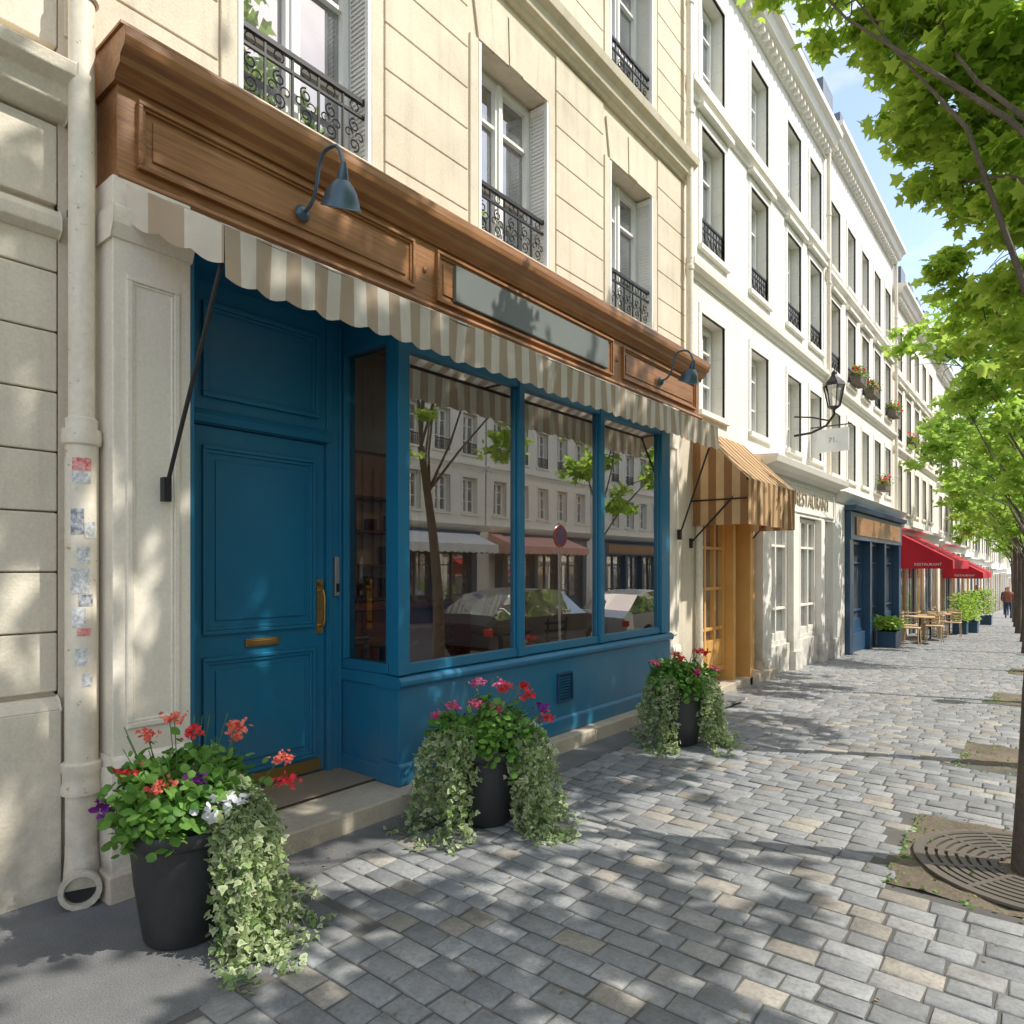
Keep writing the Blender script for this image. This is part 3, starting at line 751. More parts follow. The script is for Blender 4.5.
# left neighbour
LB=thing('neighbour_building','beige stone building with grooved courses and cornice','building',(-3.8,-2.5,0))
m=M(); 
m.dbox(9,3.83,-7,1.203,-.2,11.5)
z=.98
while z<3.1: m.dbox(3.9,3.79,-7,1.200,z+.004,z+.286); z+=.29
m.dbox(3.9,3.79,-7,1.2,3.34,3.72)
m.dbox(3.9,3.74,-7,1.204,-.2,.90); m.mould([(3.9,.90),(3.74,.90),(3.76,.94),(3.79,.96),(3.9,.96)],-7,1.202)
m.mould([(3.9,3.17),(3.78,3.17),(3.74,3.20),(3.74,3.26),(3.77,3.30),(3.9,3.32)],-7,1.204)
m.mould([(3.9,3.72),(3.76,3.74),(3.70,3.79),(3.68,3.86),(3.62,3.9),(3.61,3.96),(3.9,3.99)],-7,1.23)
z=4.1
while z<9: m.dbox(3.9,3.79,-7,1.200,z+.004,z+.326); z+=.335
m.obj('wall',STONE_L,LB,bevel=.006)
m=M(); m.quad((-3.795,1.204,-.1),(-3.795,1.345,-.1),(-3.795,1.345,11),(-3.795,1.204,11)); m.obj('recess_wall',STONE,LB)

# ---------------------------------------------------------------- generic buildings
def building(name,label,y0,y1,H,mat,cols,rows,w,shopfn=None,gz=3.3,mans=False,group=None,fancy=False,D=3.8,rails=(1,)):
    root=thing(name,label,'building',(-D,(y0+y1)/2,0),group)
    gb=g(y1)-.3
    ops=[]
    for c in cols:
        for (a,b) in rows: ops.append((c-w/2,c+w/2,a,b))
    m=M(); wall_holes(m,D,y0,y1,gz,H,ops,.26); shell(m,D,y0,y1,gz,H)
    for c in cols:
        for ri,(a,b) in enumerate(rows):
            e=.09
            m.dbox(D+.03,D-.012,c-w/2-e,c-w/2,a,b); m.dbox(D+.03,D-.012,c+w/2,c+w/2+e,a,b)
            m.dbox(D+.03,D-.014,c-w/2-e,c+w/2+e,b,b+.12)
            m.dbox(D+.03,D-.06,c-w/2-e-.02,c+w/2+e+.02,a-.07,a)
            if ri==1: m.dbox(D+.03,D-.10,c-w/2-e-.06,c+w/2+e+.06,b+.15,b+.21)
    m.obj('wall',mat,root)
    m=M()
    for (a,b),(c_,d_) in zip(rows[:-1],rows[1:]):
        z=(b+c_)/2-.03+.08
        m.mould([(D+.05,z-.12),(D-.03,z-.12),(D-.05,z-.05),(D-.12,z-.02),(D-.13,z+.05),(D+.05,z+.08)],y0+.005,y1-.005)
    m.mould([(D+.05,H-.35),(D-.05,H-.35),(D-.08,H-.25),(D-.22,H-.2),(D-.26,H-.08),(D-.34,H-.04),(D-.35,H+.05),(D+.05,H+.08)],y0,y1)
    yy=y0+.15
    while yy<y1-.1: m.dbox(D,D-.16,yy,yy+.07,H-.33,H-.215); yy+=.2
    m.obj('cornice',TRIMW,root)
    for c in cols:
        for ri,(a,b) in enumerate(rows): 
            inst_window(tpl(w,round(b-a,2),.2,rail=.42 if ri in rails else 0,fancy=False),(-D,c,a),root)
    if mans:
        m=M(); m.mould([(D-.0,H+.09),(D+.9,H+1.9),(D+4,H+2.3),(D+8,H+.09)],y0+.05,y1-.05)
        for c in cols:
            m.dbox(D+1.3,D+.15,c-.4,c+.4,H+.1,H+1.4)
        m.obj('roof',ZINC,root)
        m=M()
        for c in (y0+.4,y1-.5):
            m.dbox(D+3,D+1.2,c-.3,c+.3,H+.5,H+3.0)
            for k in range(4): m.lathe([(.09,H+3.0),(.11,H+3.02),(.08,H+3.35)],(-D-1.4-k*.4,c,0),10)
        m.obj('chimney',STONE,root)
    if shopfn: shopfn(root,gb)
    else:
        m=M(); m.dbox(D+.3,D+.02,y0,y1,gb,gz-.001); n=int((y1-y0)/1.6)
        for i in range(n+1): 
            yy=y0+.02+(y1-y0-.34)*i/n; m.dbox(D+.1,D-.08,yy,yy+.3,gb,gz-.35)
        m.mould([(D+.05,gz-.35),(D-.08,gz-.35),(D-.1,gz-.1),(D-.28,gz-.05),(D-.3,gz+.04),(D+.05,gz+.06)],y0,y1)
        m.obj('ground_floor',TRIMW,root)
        for i in range(n):
            a=y0+.32+(y1-y0-.34)*i/n; b=y0+.02+(y1-y0-.34)*(i+1)/n
            if b-a<.4: continue
            m=M(); m.frame(D+.01,D-.03,a,b,gb+.3,gz-.4,.07); m.dbox(D+.01,D-.02,a+.07,b-.07,gb+1.1,gb+1.16); m.dbox(D+.01,D-.025,(a+b)/2-.03,(a+b)/2+.03,gb+.37,gz-.47)
            o=m.obj('shop_window',NAVY if i%2 else ORANGE,root); WM[o.name]=Matrix.Identity(4)
            m=M(); m.quad((-D+.012,a+.05,gb+.35),(-D+.012,b-.05,gb+.35),(-D+.012,b-.05,gz-.45),(-D+.012,a+.05,gz-.45)); m.obj('glass',GLASSU,o)
    return root
def winbox(root,a,b,z0,z1,mat,D=3.7,nv=2,nh=(),low=None,dep=.05):
    m=M(); m.frame(D+dep,D-.03,a,b,z0,z1,.07)
    for i in range(1,nv): yy=a+(b-a)*i/nv; m.dbox(D+dep,D-.02,yy-.025,yy+.025,z0+.07,z1-.07)
    for z in nh: m.dbox(D+dep,D-.015,a+.07,b-.07,z-.02,z+.02)
    if low: m.dbox(D+dep-.005,D-.01,a+.07,b-.07,z0+.07,low)
    o=m.obj('shop_window',mat,root,bevel=.004); WM[o.name]=Matrix.Identity(4)
    m=M(); m.quad((-D-dep+.01,a+.05,z0+.05),(-D-dep+.01,b-.05,z0+.05),(-D-dep+.01,b-.05,z1-.05),(-D-dep+.01,a+.05,z1-.05)); m.obj('glass',GLASSU,o)
def txt(s,size,mat,M4,parent,name='lettering',ext=.01):
    cu=bpy.data.curves.new('t','FONT'); cu.body=s; cu.size=size; cu.extrude=ext; cu.align_x='CENTER'; cu.align_y='CENTER'
    to=bpy.data.objects.new('t',cu); col.objects.link(to)
    dg=bpy.context.evaluated_depsgraph_get(); me=bpy.data.meshes.new_from_object(to.evaluated_get(dg))
    bpy.data.objects.remove(to); me.materials.clear(); me.materials.append(mat); me.name=name
    me.transform(M4); o=addmesh(me,name,parent); return o
FX=Matrix(((0,0,1,0),(1,0,0,0),(0,1,0,0),(0,0,0,1)))
def shops2(root,gb):
    m=M(); m.dbox(4.1,3.9,8.33,15.08,gb,3.3); m.obj('ground_floor',TRIMW,root)
    winbox(root,8.36,9.35,.16,2.75,ORANGE,nv=3,nh=(.75,1.3,1.85,2.3),low=.6)
    winbox(root,9.85,10.55,.02,2.75,ORANGE,nv=2,nh=(.85,2.2),low=.8)
    m=M(); m.dbox(3.89,3.55,9.36,9.44,-.1,2.75); m.dbox(3.89,3.45,9.74,9.84,-.1,2.75); m.dbox(3.89,3.6,9.44,9.74,2.2,2.75)
    m.obj('door_frame',ORANGE,root,bevel=.005)
    m=M(); m.frame(3.86,3.80,9.445,9.735,-.08,2.19,.05); m.dbox(3.85,3.82,9.495,9.685,-.03,.75); m.obj('door',ORANGE,root,bevel=.004)
    m=M(); m.dbox(3.9,3.58,8.335,10.6,2.751,3.25); m.obj('fascia_board',ORANGE,root,bevel=.005)
    m=M(); m.dbox(4,3.45,8.34,10.95,gb,.02); m.obj('doorstep',LIME,root,bevel=.01)
    m=M()
    for a,b in ((10.6,11.0),(12.15,12.5),(13.9,14.15),(14.75,15.1)):
        m.dbox(3.9,3.56,a,b,gb,2.5); m.dbox(3.9,3.52,a-.02,b+.02,gb,.15)
    m.dbox(3.9,3.62,10.98,15.08,gb,.30)
    m.dbox(3.9,3.60,10.62,15.09,2.5,3.12)
    m.mould([(3.9,3.12),(3.56,3.12),(3.5,3.18),(3.36,3.22),(3.33,3.32),(3.9,3.36)],10.6,15.12)
    m.frame(3.61,3.575,10.8,14.95,2.56,3.06,.03)
    m.obj('restaurant_front',TRIMW,root,bevel=.005)
    winbox(root,11.0,12.15,.30,2.48,TRIMW,nv=2,nh=(.9,1.95),low=.5); winbox(root,12.5,13.9,.30,2.48,TRIMW,nv=3,nh=(.9,1.95),low=.5)
    winbox(root,14.15,14.75,-.15,2.48,TRIMW,nv=1,nh=(.9,1.95),low=.8)
    txt('RESTAURANT',.36,LTXT,Matrix.Translation((-3.592,13.45,2.80))@FX,root)
B2=building('white_building','white rendered building with restaurant front and iron balconies',8.335,15.1,10.4,WHITE,[9.25,11.15,13.0,14.4],[(3.72,5.05),(5.95,7.6),(8.15,9.6)],.82,shops2,gz=3.3,mans=True)
def shops3(root,gb):
    m=M(); m.dbox(4.1,3.9,15.1,22.5,gb,3.2)
    m.mould([(3.9,2.95),(3.6,2.95),(3.5,3.05),(3.42,3.15),(3.9,3.2)],15.12,22.48); m.obj('ground_floor',TRIMW,root)
    m=M()
    for a,b in ((15.9,16.2),(17.9,18.1),(19.6,19.8),(21.6,21.9)): m.dbox(3.9,3.5,a,b,gb,2.2)
    m.dbox(3.9,3.48,15.9,21.9,2.2,2.8); m.mould([(3.9,2.8),(3.4,2.82),(3.36,2.92),(3.9,2.94)],15.85,21.95); m.dbox(3.9,3.6,15.9,21.9,gb,.1)
    m.obj('navy_shopfront',NAVY,root,bevel=.005)
    m=M(); m.dbox(3.48,3.45,16.3,21.5,2.3,2.7); m.obj('sign_panel',WOOD,root)
    for a,b in ((16.2,17.9),(18.1,19.6),(19.8,21.6)): winbox(root,a,b,.1,2.19,NAVY,nv=2,nh=(.6,1.7),low=.4)
    m=M(); m.dbox(3.9,3.6,15.12,15.88,gb,2.94); m.obj('pilaster',TRIMW,root)
B3=building('pale_building','pale rendered building with dark blue shopfront',15.105,22.5,10.7,WHITE2,[15.95,17.4,18.85,20.3,21.7],[(3.6,4.95),(5.8,7.3),(8.0,9.4)],.78,shops3,gz=3.2,mans=True,group='buildings lining the street')
GB='buildings lining the street'
B4=building('ivory_building','ivory rendered building with small balconies',22.505,31.5,9.8,WHITE3,[23.5,25.1,26.7,28.3,29.9],[(3.3,4.7),(5.4,6.9),(7.5,8.8)],.85,None,gz=2.8,mans=True,group=GB)
B5=building('white_town_house','white rendered town house with restaurant awnings below',31.505,41,9.6,WHITE2,[32.6,34.4,36.2,38.0,39.8],[(3.1,4.5),(5.2,6.6),(7.2,8.5)],.85,None,gz=2.6,mans=True,group=GB)
for i,(yy,dz,h) in enumerate(((46,-.5,1),(55,-.8,1),(64,-1.1,1),(73,-1.3,1),(82,-1.6,1),(91,-1.9,1))):
    copy_thing(B4 if i%2 else B5,(-3.8+(-.1 if i%2 else .0),yy,dz))
for i,yy in enumerate((1,8.5,16,23.5,31,38.5)):
    copy_thing(B3,(10.2,yy,.0),pi,label='pale rendered building across the road')
far=building('far_building','distant pale building closing the street',-8,14,11,WHITE3,[-6,-3.5,-1,1.5,4,6.5,9,11.5],[(3.1,4.5),(5.2,6.6),(7.2,8.5)],.9,None,gz=2.6,mans=True,group=GB)
far.location=(6,118,-3.4); far.rotation_euler=(0,0,-pi/2)
def pipe(y_,x=-3.70,lab='thin cream downpipe fixed between two facades',zb=3.4):
    m=M(); m.lathe([(.045,zb),(.045,10.5)],(x,y_,0),12)
    for z in (4.2,5.4,7.4,8.8): m.lathe([(.045,z+.06),(.055,z+.05),(.055,z),(.045,z-.01)],(x,y_,0),12)
    o=m.obj('downpipe',PIPE,None,smooth=True); tag(o,lab,'pipe','downpipes on the facades')
pipe(8.25,x=-3.70,zb=4.15); pipe(15.0,zb=3.37); pipe(22.4,zb=3.2)
m=M(); m.lathe([(.045,-.05),(.045,3.44)],(-3.56,8.22,0),12); tag(m.obj('downpipe',PIPE,None,smooth=True),'cream downpipe beside the blue shop','pipe','downpipes on the facades')

r1=awning('red_awning','red cafe awning with white lettering over the terrace',3.7,2.35,22.7,27.0,2.60,1.80,.24,RED,RED,.3,.0,True)
txt('RESTAURANT',.11,TXTW,Matrix.Translation((-2.95,22.693,1.68))@Matrix.Rotation(pi/2,4,'X'),r1,ext=.003)
r1['group']='red cafe awnings'
copy_thing(r1,(-3.7,34.5,2.2),label='red cafe awning further along the street')
a=awning('white_awning','white awning with scalloped edge across the road',3.7,2.4,12-2.2,12+2.2,2.9,2.4,.3,PLAINW,PLAINW,.3,.05,True,group='awnings across the road')
a.location=(10.0,16.5,2.9); a.rotation_euler=(0,0,pi)
a=awning('salmon_awning','salmon awning across the road',3.7,2.4,12-2.5,12+2.5,2.9,2.4,.3,REDW,REDW,.3,.05,True,group='awnings across the road')
a.location=(10.0,22.2,2.9); a.rotation_euler=(0,0,pi)

root=thing('wall_lantern','black glazed street lantern on an iron wall bracket','lantern',(-3.8,13.0,4.2))
m=M(); m.tube([(-3.8,13,4.0),(-3.5,13,4.02),(-3.25,13,4.12),(-3.12,13,4.3),(-3.12,13,4.4)],.022,8); m.tube([(-3.8,13,4.35),(-3.5,13,4.3),(-3.2,13,4.2)],.014,6); m.obj('bracket',BLACKM,root,smooth=True)
m=M(); c=(-3.12,13,0); m.lathe([(.03,4.38),(.09,4.42),(.10,4.44)],c,6); m.lathe([(.19,4.80),(.17,4.86),(.08,4.95),(.05,5.0),(.05,5.04),(.0,5.1)],c,6)
for k in range(6):
    a=2*pi*k/6; m.tube([(c[0]+.10*math.cos(a),13+.10*math.sin(a),4.43),(c[0]+.175*math.cos(a),13+.175*math.sin(a),4.81)],.009,4)
m.obj('lantern_frame',BLACKM,root)
m=M(); m.lathe([(.095,4.44),(.168,4.80)],c,6); m.obj('lantern_glass',glass('lantern_glass',None,.25,tint=(.9,.9,.85)),root)
root=thing('hanging_sign','small white projecting sign with black lettering','sign',(-3.8,14.0,4.0))
m=M(); m.box(-3.66,-3.10,13.98,14.02,3.80,4.24); m.obj('sign_panel',TXTW,root,bevel=.006)
m=M(); m.tube([(-3.8,14,4.3),(-3.05,14,4.3)],.012,6); m.box(-3.6,-3.59,13.995,14.005,4.24,4.3); m.box(-3.17,-3.16,13.995,14.005,4.24,4.3); m.obj('bracket',BLACKM,root)
txt('71.',.13,LTXT,Matrix.Translation((-3.38,13.976,4.02))@Matrix.Rotation(pi/2,4,'X'),root,ext=.002)

def flowerbox(x,y_,z,i):
    root=thing('window_box','window box with green leaves and red flowers','window box',(x,y_,z),'window boxes on the pale facade')
    m=M(); m.box(x-.02,x+.18,y_-.35,y_+.35,z,z+.16); m.obj('box',BARK,root)
    P=[(x+.08+R.gauss(0,.07),y_+R.uniform(-.36,.36),z+.15+abs(R.gauss(0,.12))) for _ in range(240)]
    addmesh(leaves_mesh('foliage',P,.07,PLANT),'foliage',root)
    P=[(x+.1+R.gauss(0,.07),y_+R.uniform(-.34,.34),z+.22+abs(R.gauss(0,.1))) for _ in range(50)]
    addmesh(leaves_mesh('flowers',P,.06,PETS[0],shape=ROUND),'flowers',root)
for i,(yy,z) in enumerate(((17.4,5.82),(18.85,5.82),(20.3,3.62),(21.7,5.82),(25.1,5.42))): flowerbox(-3.72,yy,z,i)

# ---------------------------------------------------------------- planters
def planter(cx,cy,scale,seed,dirs,reach,label,heads_spec):
    rg=random.Random(seed); rn=np.random.RandomState(seed)
    z0=.014; root=thing('flower_planter',label,'planter',(cx,cy,z0),'dark planters along the shopfront')
    H=.48*scale; rt=.225*scale; rb=.155*scale
    m=M(); m.lathe([(0,0),(rb-.01,0),(rb,.01),(rb+(rt-rb)*.5,H*.5),(rt-.02,H-.075),(rt-.015,H-.07),(rt+.004,H-.062),(rt+.012,H-.05),(rt+.014,H-.015),(rt+.008,H),(rt-.012,H),(rt-.025,H-.03),(rt-.03,H-.06)],(cx,cy,z0),40)
    m.obj('pot',POT,root,smooth=True)
    m=M(); m.lathe([(0,H-.03),(rt-.026,H-.05)],(cx,cy,z0),24); m.obj('potting_soil',SOIL,root)
    P=[]
    for _ in range(44):
        a=rg.uniform(0,2*pi); r=rt*1.15*math.sqrt(rg.random()); c=Vector((cx+r*math.cos(a),cy+r*math.sin(a),z0+H+.02+rg.uniform(0,.27)*scale*(1-.5*r/rt)))
        for _ in range(46): P.append((c.x+rg.gauss(0,.042),c.y+rg.gauss(0,.042),c.z+rg.gauss(0,.045)))
    addmesh(leaves_mesh('foliage',P,.042*scale**.5,PLANT,shape=ROUND,up=.3,rng=rn,cup=.3),'foliage',root)
    m=M()
    for (k,ang,rr,zz) in heads_spec:
        r=rt*rr; p=Vector((cx+r*math.cos(ang),cy+r*math.sin(ang),z0+H+zz))
        m.tube([(cx+.4*r*math.cos(ang),cy+.4*r*math.sin(ang),z0+H),(cx+.8*r*math.cos(ang),cy+.8*r*math.sin(ang),z0+H+zz*.6),tuple(p)],.0025,4)
        big=k in (0,1,4); n=40 if big else 18; s=.021 if big else .022
        Q=[tuple(p+Vector((rg.gauss(0,s),rg.gauss(0,s),rg.gauss(0,s*.6)))) for _ in range(n)]
        addmesh(leaves_mesh('flower',Q,.020 if big else .034,PETS[k],shape=ROUND,rng=rn,up=.2,cup=.4),'flower',root)
    for _ in range(26):
        a=rg.uniform(0,2*pi); r=rt*rg.uniform(.4,1.4); zz=rg.uniform(.15,.42)*scale
        e=Vector((cx+r*math.cos(a),cy+r*math.sin(a),z0+H+zz))
        m.tube([(cx+.3*r*math.cos(a),cy+.3*r*math.sin(a),z0+H),tuple(e)],.002,4)
    m.obj('stems',STEM,root)
    P=[]; m=M()
    for a0,a1,cnt in dirs:
        for _ in range(cnt):
            a=rg.uniform(a0,a1); r=rt*rg.uniform(.55,1.0)
            x,y_,z=cx+r*math.cos(a),cy+r*math.sin(a),z0+H+rg.uniform(.02,.16)
            out=rg.uniform(.05,reach); t=0; pts=[(x,y_,z)]
            L=rg.uniform(.3,1.0)*(H+.12) if rg.random()<.66 else H+rg.uniform(.2,.45)
            rr=r; wob=rg.uniform(-.5,.5)
            while t<L:
                st=.03; t+=st
                k=min(1,t/.28)
                if z>z0+.025:
                    rr+=out*st*2.6*(1.1-k)+.003*rg.random()*2; a+=wob*st*.5
                    z-=st*(.1+.9*k)
                    x=cx+rr*math.cos(a)+rg.gauss(0,.004); y_=cy+rr*math.sin(a)+rg.gauss(0,.004)
                else:
                    z=z0+.02; rr+=st*.8; a+=rg.uniform(-.12,.12); x=cx+rr*math.cos(a); y_=cy+rr*math.sin(a)
                pts.append((x,y_,z))
                for _k in range(3): P.append((x+rg.gauss(0,.015),y_+rg.gauss(0,.015),max(z0+.006,z+rg.gauss(0,.012))))
            m.tube(pts,.002,3)
    addmesh(leaves_mesh('trailing_ivy',P,.031*scale**.3,IVY,shape=IVYS,up=.15,edge=True,rng=rn,hang=1.0),'trailing_ivy',root)
    m.obj('ivy_stems',STEM,root)
planter(-2.94,1.41,1.02,3,[(.0,1.35,122)],.36,'dark pot with geraniums and long trailing variegated ivy beside the pilaster',
 [(1,-2.6,.75,.36),(1,2.9,.9,.40),(0,2.4,.5,.35),(1,1.2,.9,.38),(1,.9,1.75,.24),(0,.7,1.9,.16),(2,-2.4,1.25,.02),(2,-2.2,1.35,.08),(2,-.2,.7,.20),(1,-.9,.85,.20),(0,-1.4,.7,.12),(3,.1,1.15,.14),(3,.25,1.3,.12),(3,-.05,1.2,.10),(0,-2.0,.9,.22),(2,-2.5,1.1,-.02),(1,1.8,1.2,.30)])
planter(-2.79,3.21,.98,8,[(-.15,1.75,100),(-3.0,-1.15,62),(1.75,3.3,12)],.46,'dark pot with pink flowers and trailing ivy below the shop window',
 [(4,-2.5,.9,.24),(4,2.6,.8,.36),(0,.5,1.25,.32),(4,0,.4,.24),(0,1.4,.7,.34),(2,.6,1.6,.24),(4,-1.2,.7,.28),(4,1.9,1.3,.33),(4,-2.8,1.5,.16),(0,1.0,1.9,.14),(0,.75,1.1,.36)])
planter(-2.66,5.72,.98,12,[(-.3,1.8,84),(-2.9,-1.2,40),(1.8,3.3,10)],.34,'dark pot with red flowers and trailing ivy near the neighbouring shop',
 [(4,-2.4,1.0,.25),(0,.5,.7,.36),(0,.9,1.1,.34),(4,.1,.7,.18),(0,-1,.4,.30),(0,2.2,.8,.30),(3,-1.8,1.0,.12),(4,.7,1.4,.2)])

# ---------------------------------------------------------------- trees
def lobes_pts(lobes,rg,dens,leaf):
    P=[]
    for lb in lobes:
        x,y_,z,r=lb[:4]
        n=int(dens*r*r); ns=max(8,int(34*r*r*1.5)); subs=[]
        for _ in range(ns):
            v=Vector((rg.gauss(0,1),rg.gauss(0,1),rg.gauss(0,1))).normalized()*(r*rg.uniform(.3,1.05)); v.z*=.8; subs.append(v)
        for _ in range(n):
            s=rg.choice(subs); k=.15*max(r,.5)
            P.append((x+s.x+rg.gauss(0,k),y_+s.y+rg.gauss(0,k),z+s.z+rg.gauss(0,k*.45)))
    return P
def tree(name,label,base,top,r0,lobes,leaf,dens,seed,mat,group,lean=0,high=None,dens2=200,every=1):
    rg=random.Random(seed); rn=np.random.RandomState(seed)
    root=thing(name,label,'tree',base,group)
    m=M(); bx,by,bz=base
    pts=[];rs=[]
    for i in range(11):
        k=i/10; pts.append((bx+lean*k*k+.015*math.sin(k*5+seed),by+.03*math.sin(k*4+seed*2),bz-.05+(top-bz)*k)); rs.append(r0*(1.35 if i==0 else (1.1 if i==1 else 1-.45*k)))
    m.tube(pts,rs,14)
    tp=Vector(pts[-1])
    for li,(x,y_,z,r) in enumerate(lobes+(high or [])):
        if li%every and li<len(lobes): continue
        s=Vector(pts[rg.choice([7,8,9,10])]) if z<top+2.5 else tp
        c=Vector((x,y_,z)); mid=(s+c)/2+Vector((rg.uniform(-.15,.15),rg.uniform(-.15,.15),.15))
        q1=(s+mid)/2+Vector((rg.uniform(-.06,.06),rg.uniform(-.06,.06),.06)); q2=(mid+c)/2+Vector((rg.uniform(-.08,.08),rg.uniform(-.08,.08),0))
        m.tube([s,q1,mid,q2,c],[r0*.24,r0*.19,r0*.15,r0*.10,r0*.05],6)
        for _ in range(int(8*max(1,r))):
            v=Vector((rg.gauss(0,1),rg.gauss(0,1),rg.gauss(0,.8))).normalized()*r*rg.uniform(.6,1)
            st=c.lerp(mid,rg.random()*.5); m.tube([st,st+v*.5+Vector((rg.gauss(0,.03),rg.gauss(0,.03),.04)),st+v],[r0*.07,r0*.05,r0*.02],4)
    m.obj('trunk',BARK,root,smooth=True)
    P=lobes_pts(lobes,rg,dens,leaf); Q=lobes_pts(high or [],rg,dens2,leaf)
    sz=np.concatenate([leaf*(.6+.8*rn.rand(len(P))), .21*(.7+.6*rn.rand(len(Q)))])
    addmesh(leaves_mesh('crown',P+Q,sz,mat,shape=MAPLE_S,up=.35,rng=rn,hang=.5,cup=.25),'crown',root)
    return root
GT='street trees along the kerb'
tree('maple_tree','leafy green maple with a slim trunk beside the kerb',(-.105,4.45,0),3.3,.085,
 [(-1.50,5.25,6.0,.34),(-.98,5.55,5.5,.42),(-.80,5.6,4.85,.38),(-.72,5.5,5.35,.5),(-.5,5.6,4.8,.5),(-.35,5.5,5.1,.65),(-.64,5.8,4.4,.30),(-.30,5.6,4.2,.5),(-.22,6.0,3.7,.42),(-.1,5.7,4.7,.6),(-.1,6.0,3.2,.32),(.0,5.2,3.9,.4),(-1.2,5.3,5.75,.3)],.082,3600,21,LEAF,GT,lean=.35,every=3,
 high=[(.6,5.0,5.2,.9),(.9,4.4,6.6,1.0),(1.5,3.6,7.2,1.2),(1.2,5.6,7.8,1.2),(1.8,5.0,9.2,1.2),(1.0,3.2,8.4,1.0),(1.6,6.2,6.0,1.0),(2.2,4.6,10.6,1.1)])  # unseen upper crown, added to keep sun off the shop facade
tree('maple_tree','leafy green maple shading the shopfront',(-.0,6.95,0),3.4,.09,
 [(-.78,8.1,4.5,.45),(-.45,8.0,4.1,.5),(-.35,7.9,5.0,.6),(-.3,8.3,3.5,.4)],.09,2400,22,LEAF,GT,lean=.3,every=2,
 high=[(.6,7.2,5.4,1.0),(1.2,8.0,6.8,1.2),(1.2,9.4,8.0,1.1),(1.9,7.4,8.8,1.2),(1.8,8.8,10.2,1.0),(1.6,8.8,5.4,.9)])  # street-side lobes outside the view, massed to shade the facade
tree('maple_tree','unseen maple added to shade the pavement and facade',(.85,.7,0),4.0,.12,[],.15,800,23,LEAF,GT,  # whole tree is out of view, added to shade near pavement and shopfront
 high=[(1.4,1.6,6.8,1.1),(1.4,2.4,8.4,1.1),(2.2,.6,7.6,1.1),(1.8,1.6,10.0,1.1),(1.9,2.3,4.5,.85),(2.4,3.4,5.1,.9),(2.6,4.7,5.3,.8),(1.5,.9,4.7,.8),(1.3,3.3,4.4,.6)],dens2=215)
T3=tree('street_tree','bright green street tree with thin trunk',(-.15,11.0,g(11)),2.6,.08,
 [(-1.30,10.6,4.55,.6),(-.95,11.6,5.0,.65),(-.7,10.8,4.0,.6),(-.5,11.8,4.3,.7),(-1.15,12.3,4.1,.5),(-.35,11.1,5.2,.7),(-.6,12.6,3.5,.55),(.3,11.6,4.6,.7),(-.2,10.4,3.5,.5),(-.3,11.4,2.9,.4)],.11,1050,24,LEAF2,GT,every=2)
T4=tree('street_tree','bright green street tree with thin trunk',(-.35,15.2,g(15.2)),2.3,.08,
 [(-1.7,15.4,3.9,.7),(-1.2,16.4,4.6,.8),(-.8,15.2,3.4,.7),(-1.9,16.8,4.4,.6),(-1.3,17.0,3.2,.6),(-.4,16.0,4.4,.8),(-1.0,15.8,5.3,.7),(.3,15.4,4.2,.8)],.13,800,25,LEAF2,GT,every=2)
for i,(x,y_) in enumerate(((-.6,19.8),(-.8,24.5),(-1.1,29.5),(-1.4,35),(-1.7,41),(-2.1,48),(-2.3,57),(-2.5,68))):
    copy_thing((T3,T4)[i%2],(x,y_,g(y_)),rot=R.uniform(-.5,.5),scale=1.0+.06*i)

GC='terrace chairs'; 
wc_=chair((-3.0,20.2,g(20.2)+.02),WICK,'pale wicker terrace chair outside the cafe',GC)
tt=table((-2.9,20.9,g(20.9)+.02),WICK,'round cafe table on the terrace','terrace tables')
for y_ in (22.6,24.4,26.2): copy_thing(tt,(-2.9+R.uniform(-.1,.1),y_,g(y_)+.02))
for y_ in (21.6,22.0,23.3,23.8,25.1,25.6): copy_thing(wc_,(-2.9+R.uniform(-.35,.35),y_,g(y_)+.02),R.choice([pi/2,-pi/2,0]))
def bush(x,y_,h,label):
    root=thing('potted_shrub',label,'plant',(x,y_,g(y_)+.02),'potted shrubs on the terrace'); z=g(y_)+.02
    m=M(); m.box(x-.2,x+.2,y_-.3,y_+.3,z,z+.4); m.box(x-.22,x+.22,y_-.32,y_+.32,z+.36,z+.40); m.obj('pot',NAVY,root,bevel=.01)
    P=[(x+R.gauss(0,.16),y_+R.gauss(0,.2),z+.45+R.random()*h) for _ in range(700)]
    addmesh(leaves_mesh('foliage',P,.08,LEAF2),'foliage',root)
for x,y_,h in ((-2.6,27.2,.9),(-2.4,28.4,1.0),(-2.7,31,.8),(-3.3,19.0,.3),(-2.5,36,1.1)): bush(x,y_,h,'green leafy shrub in a dark box')

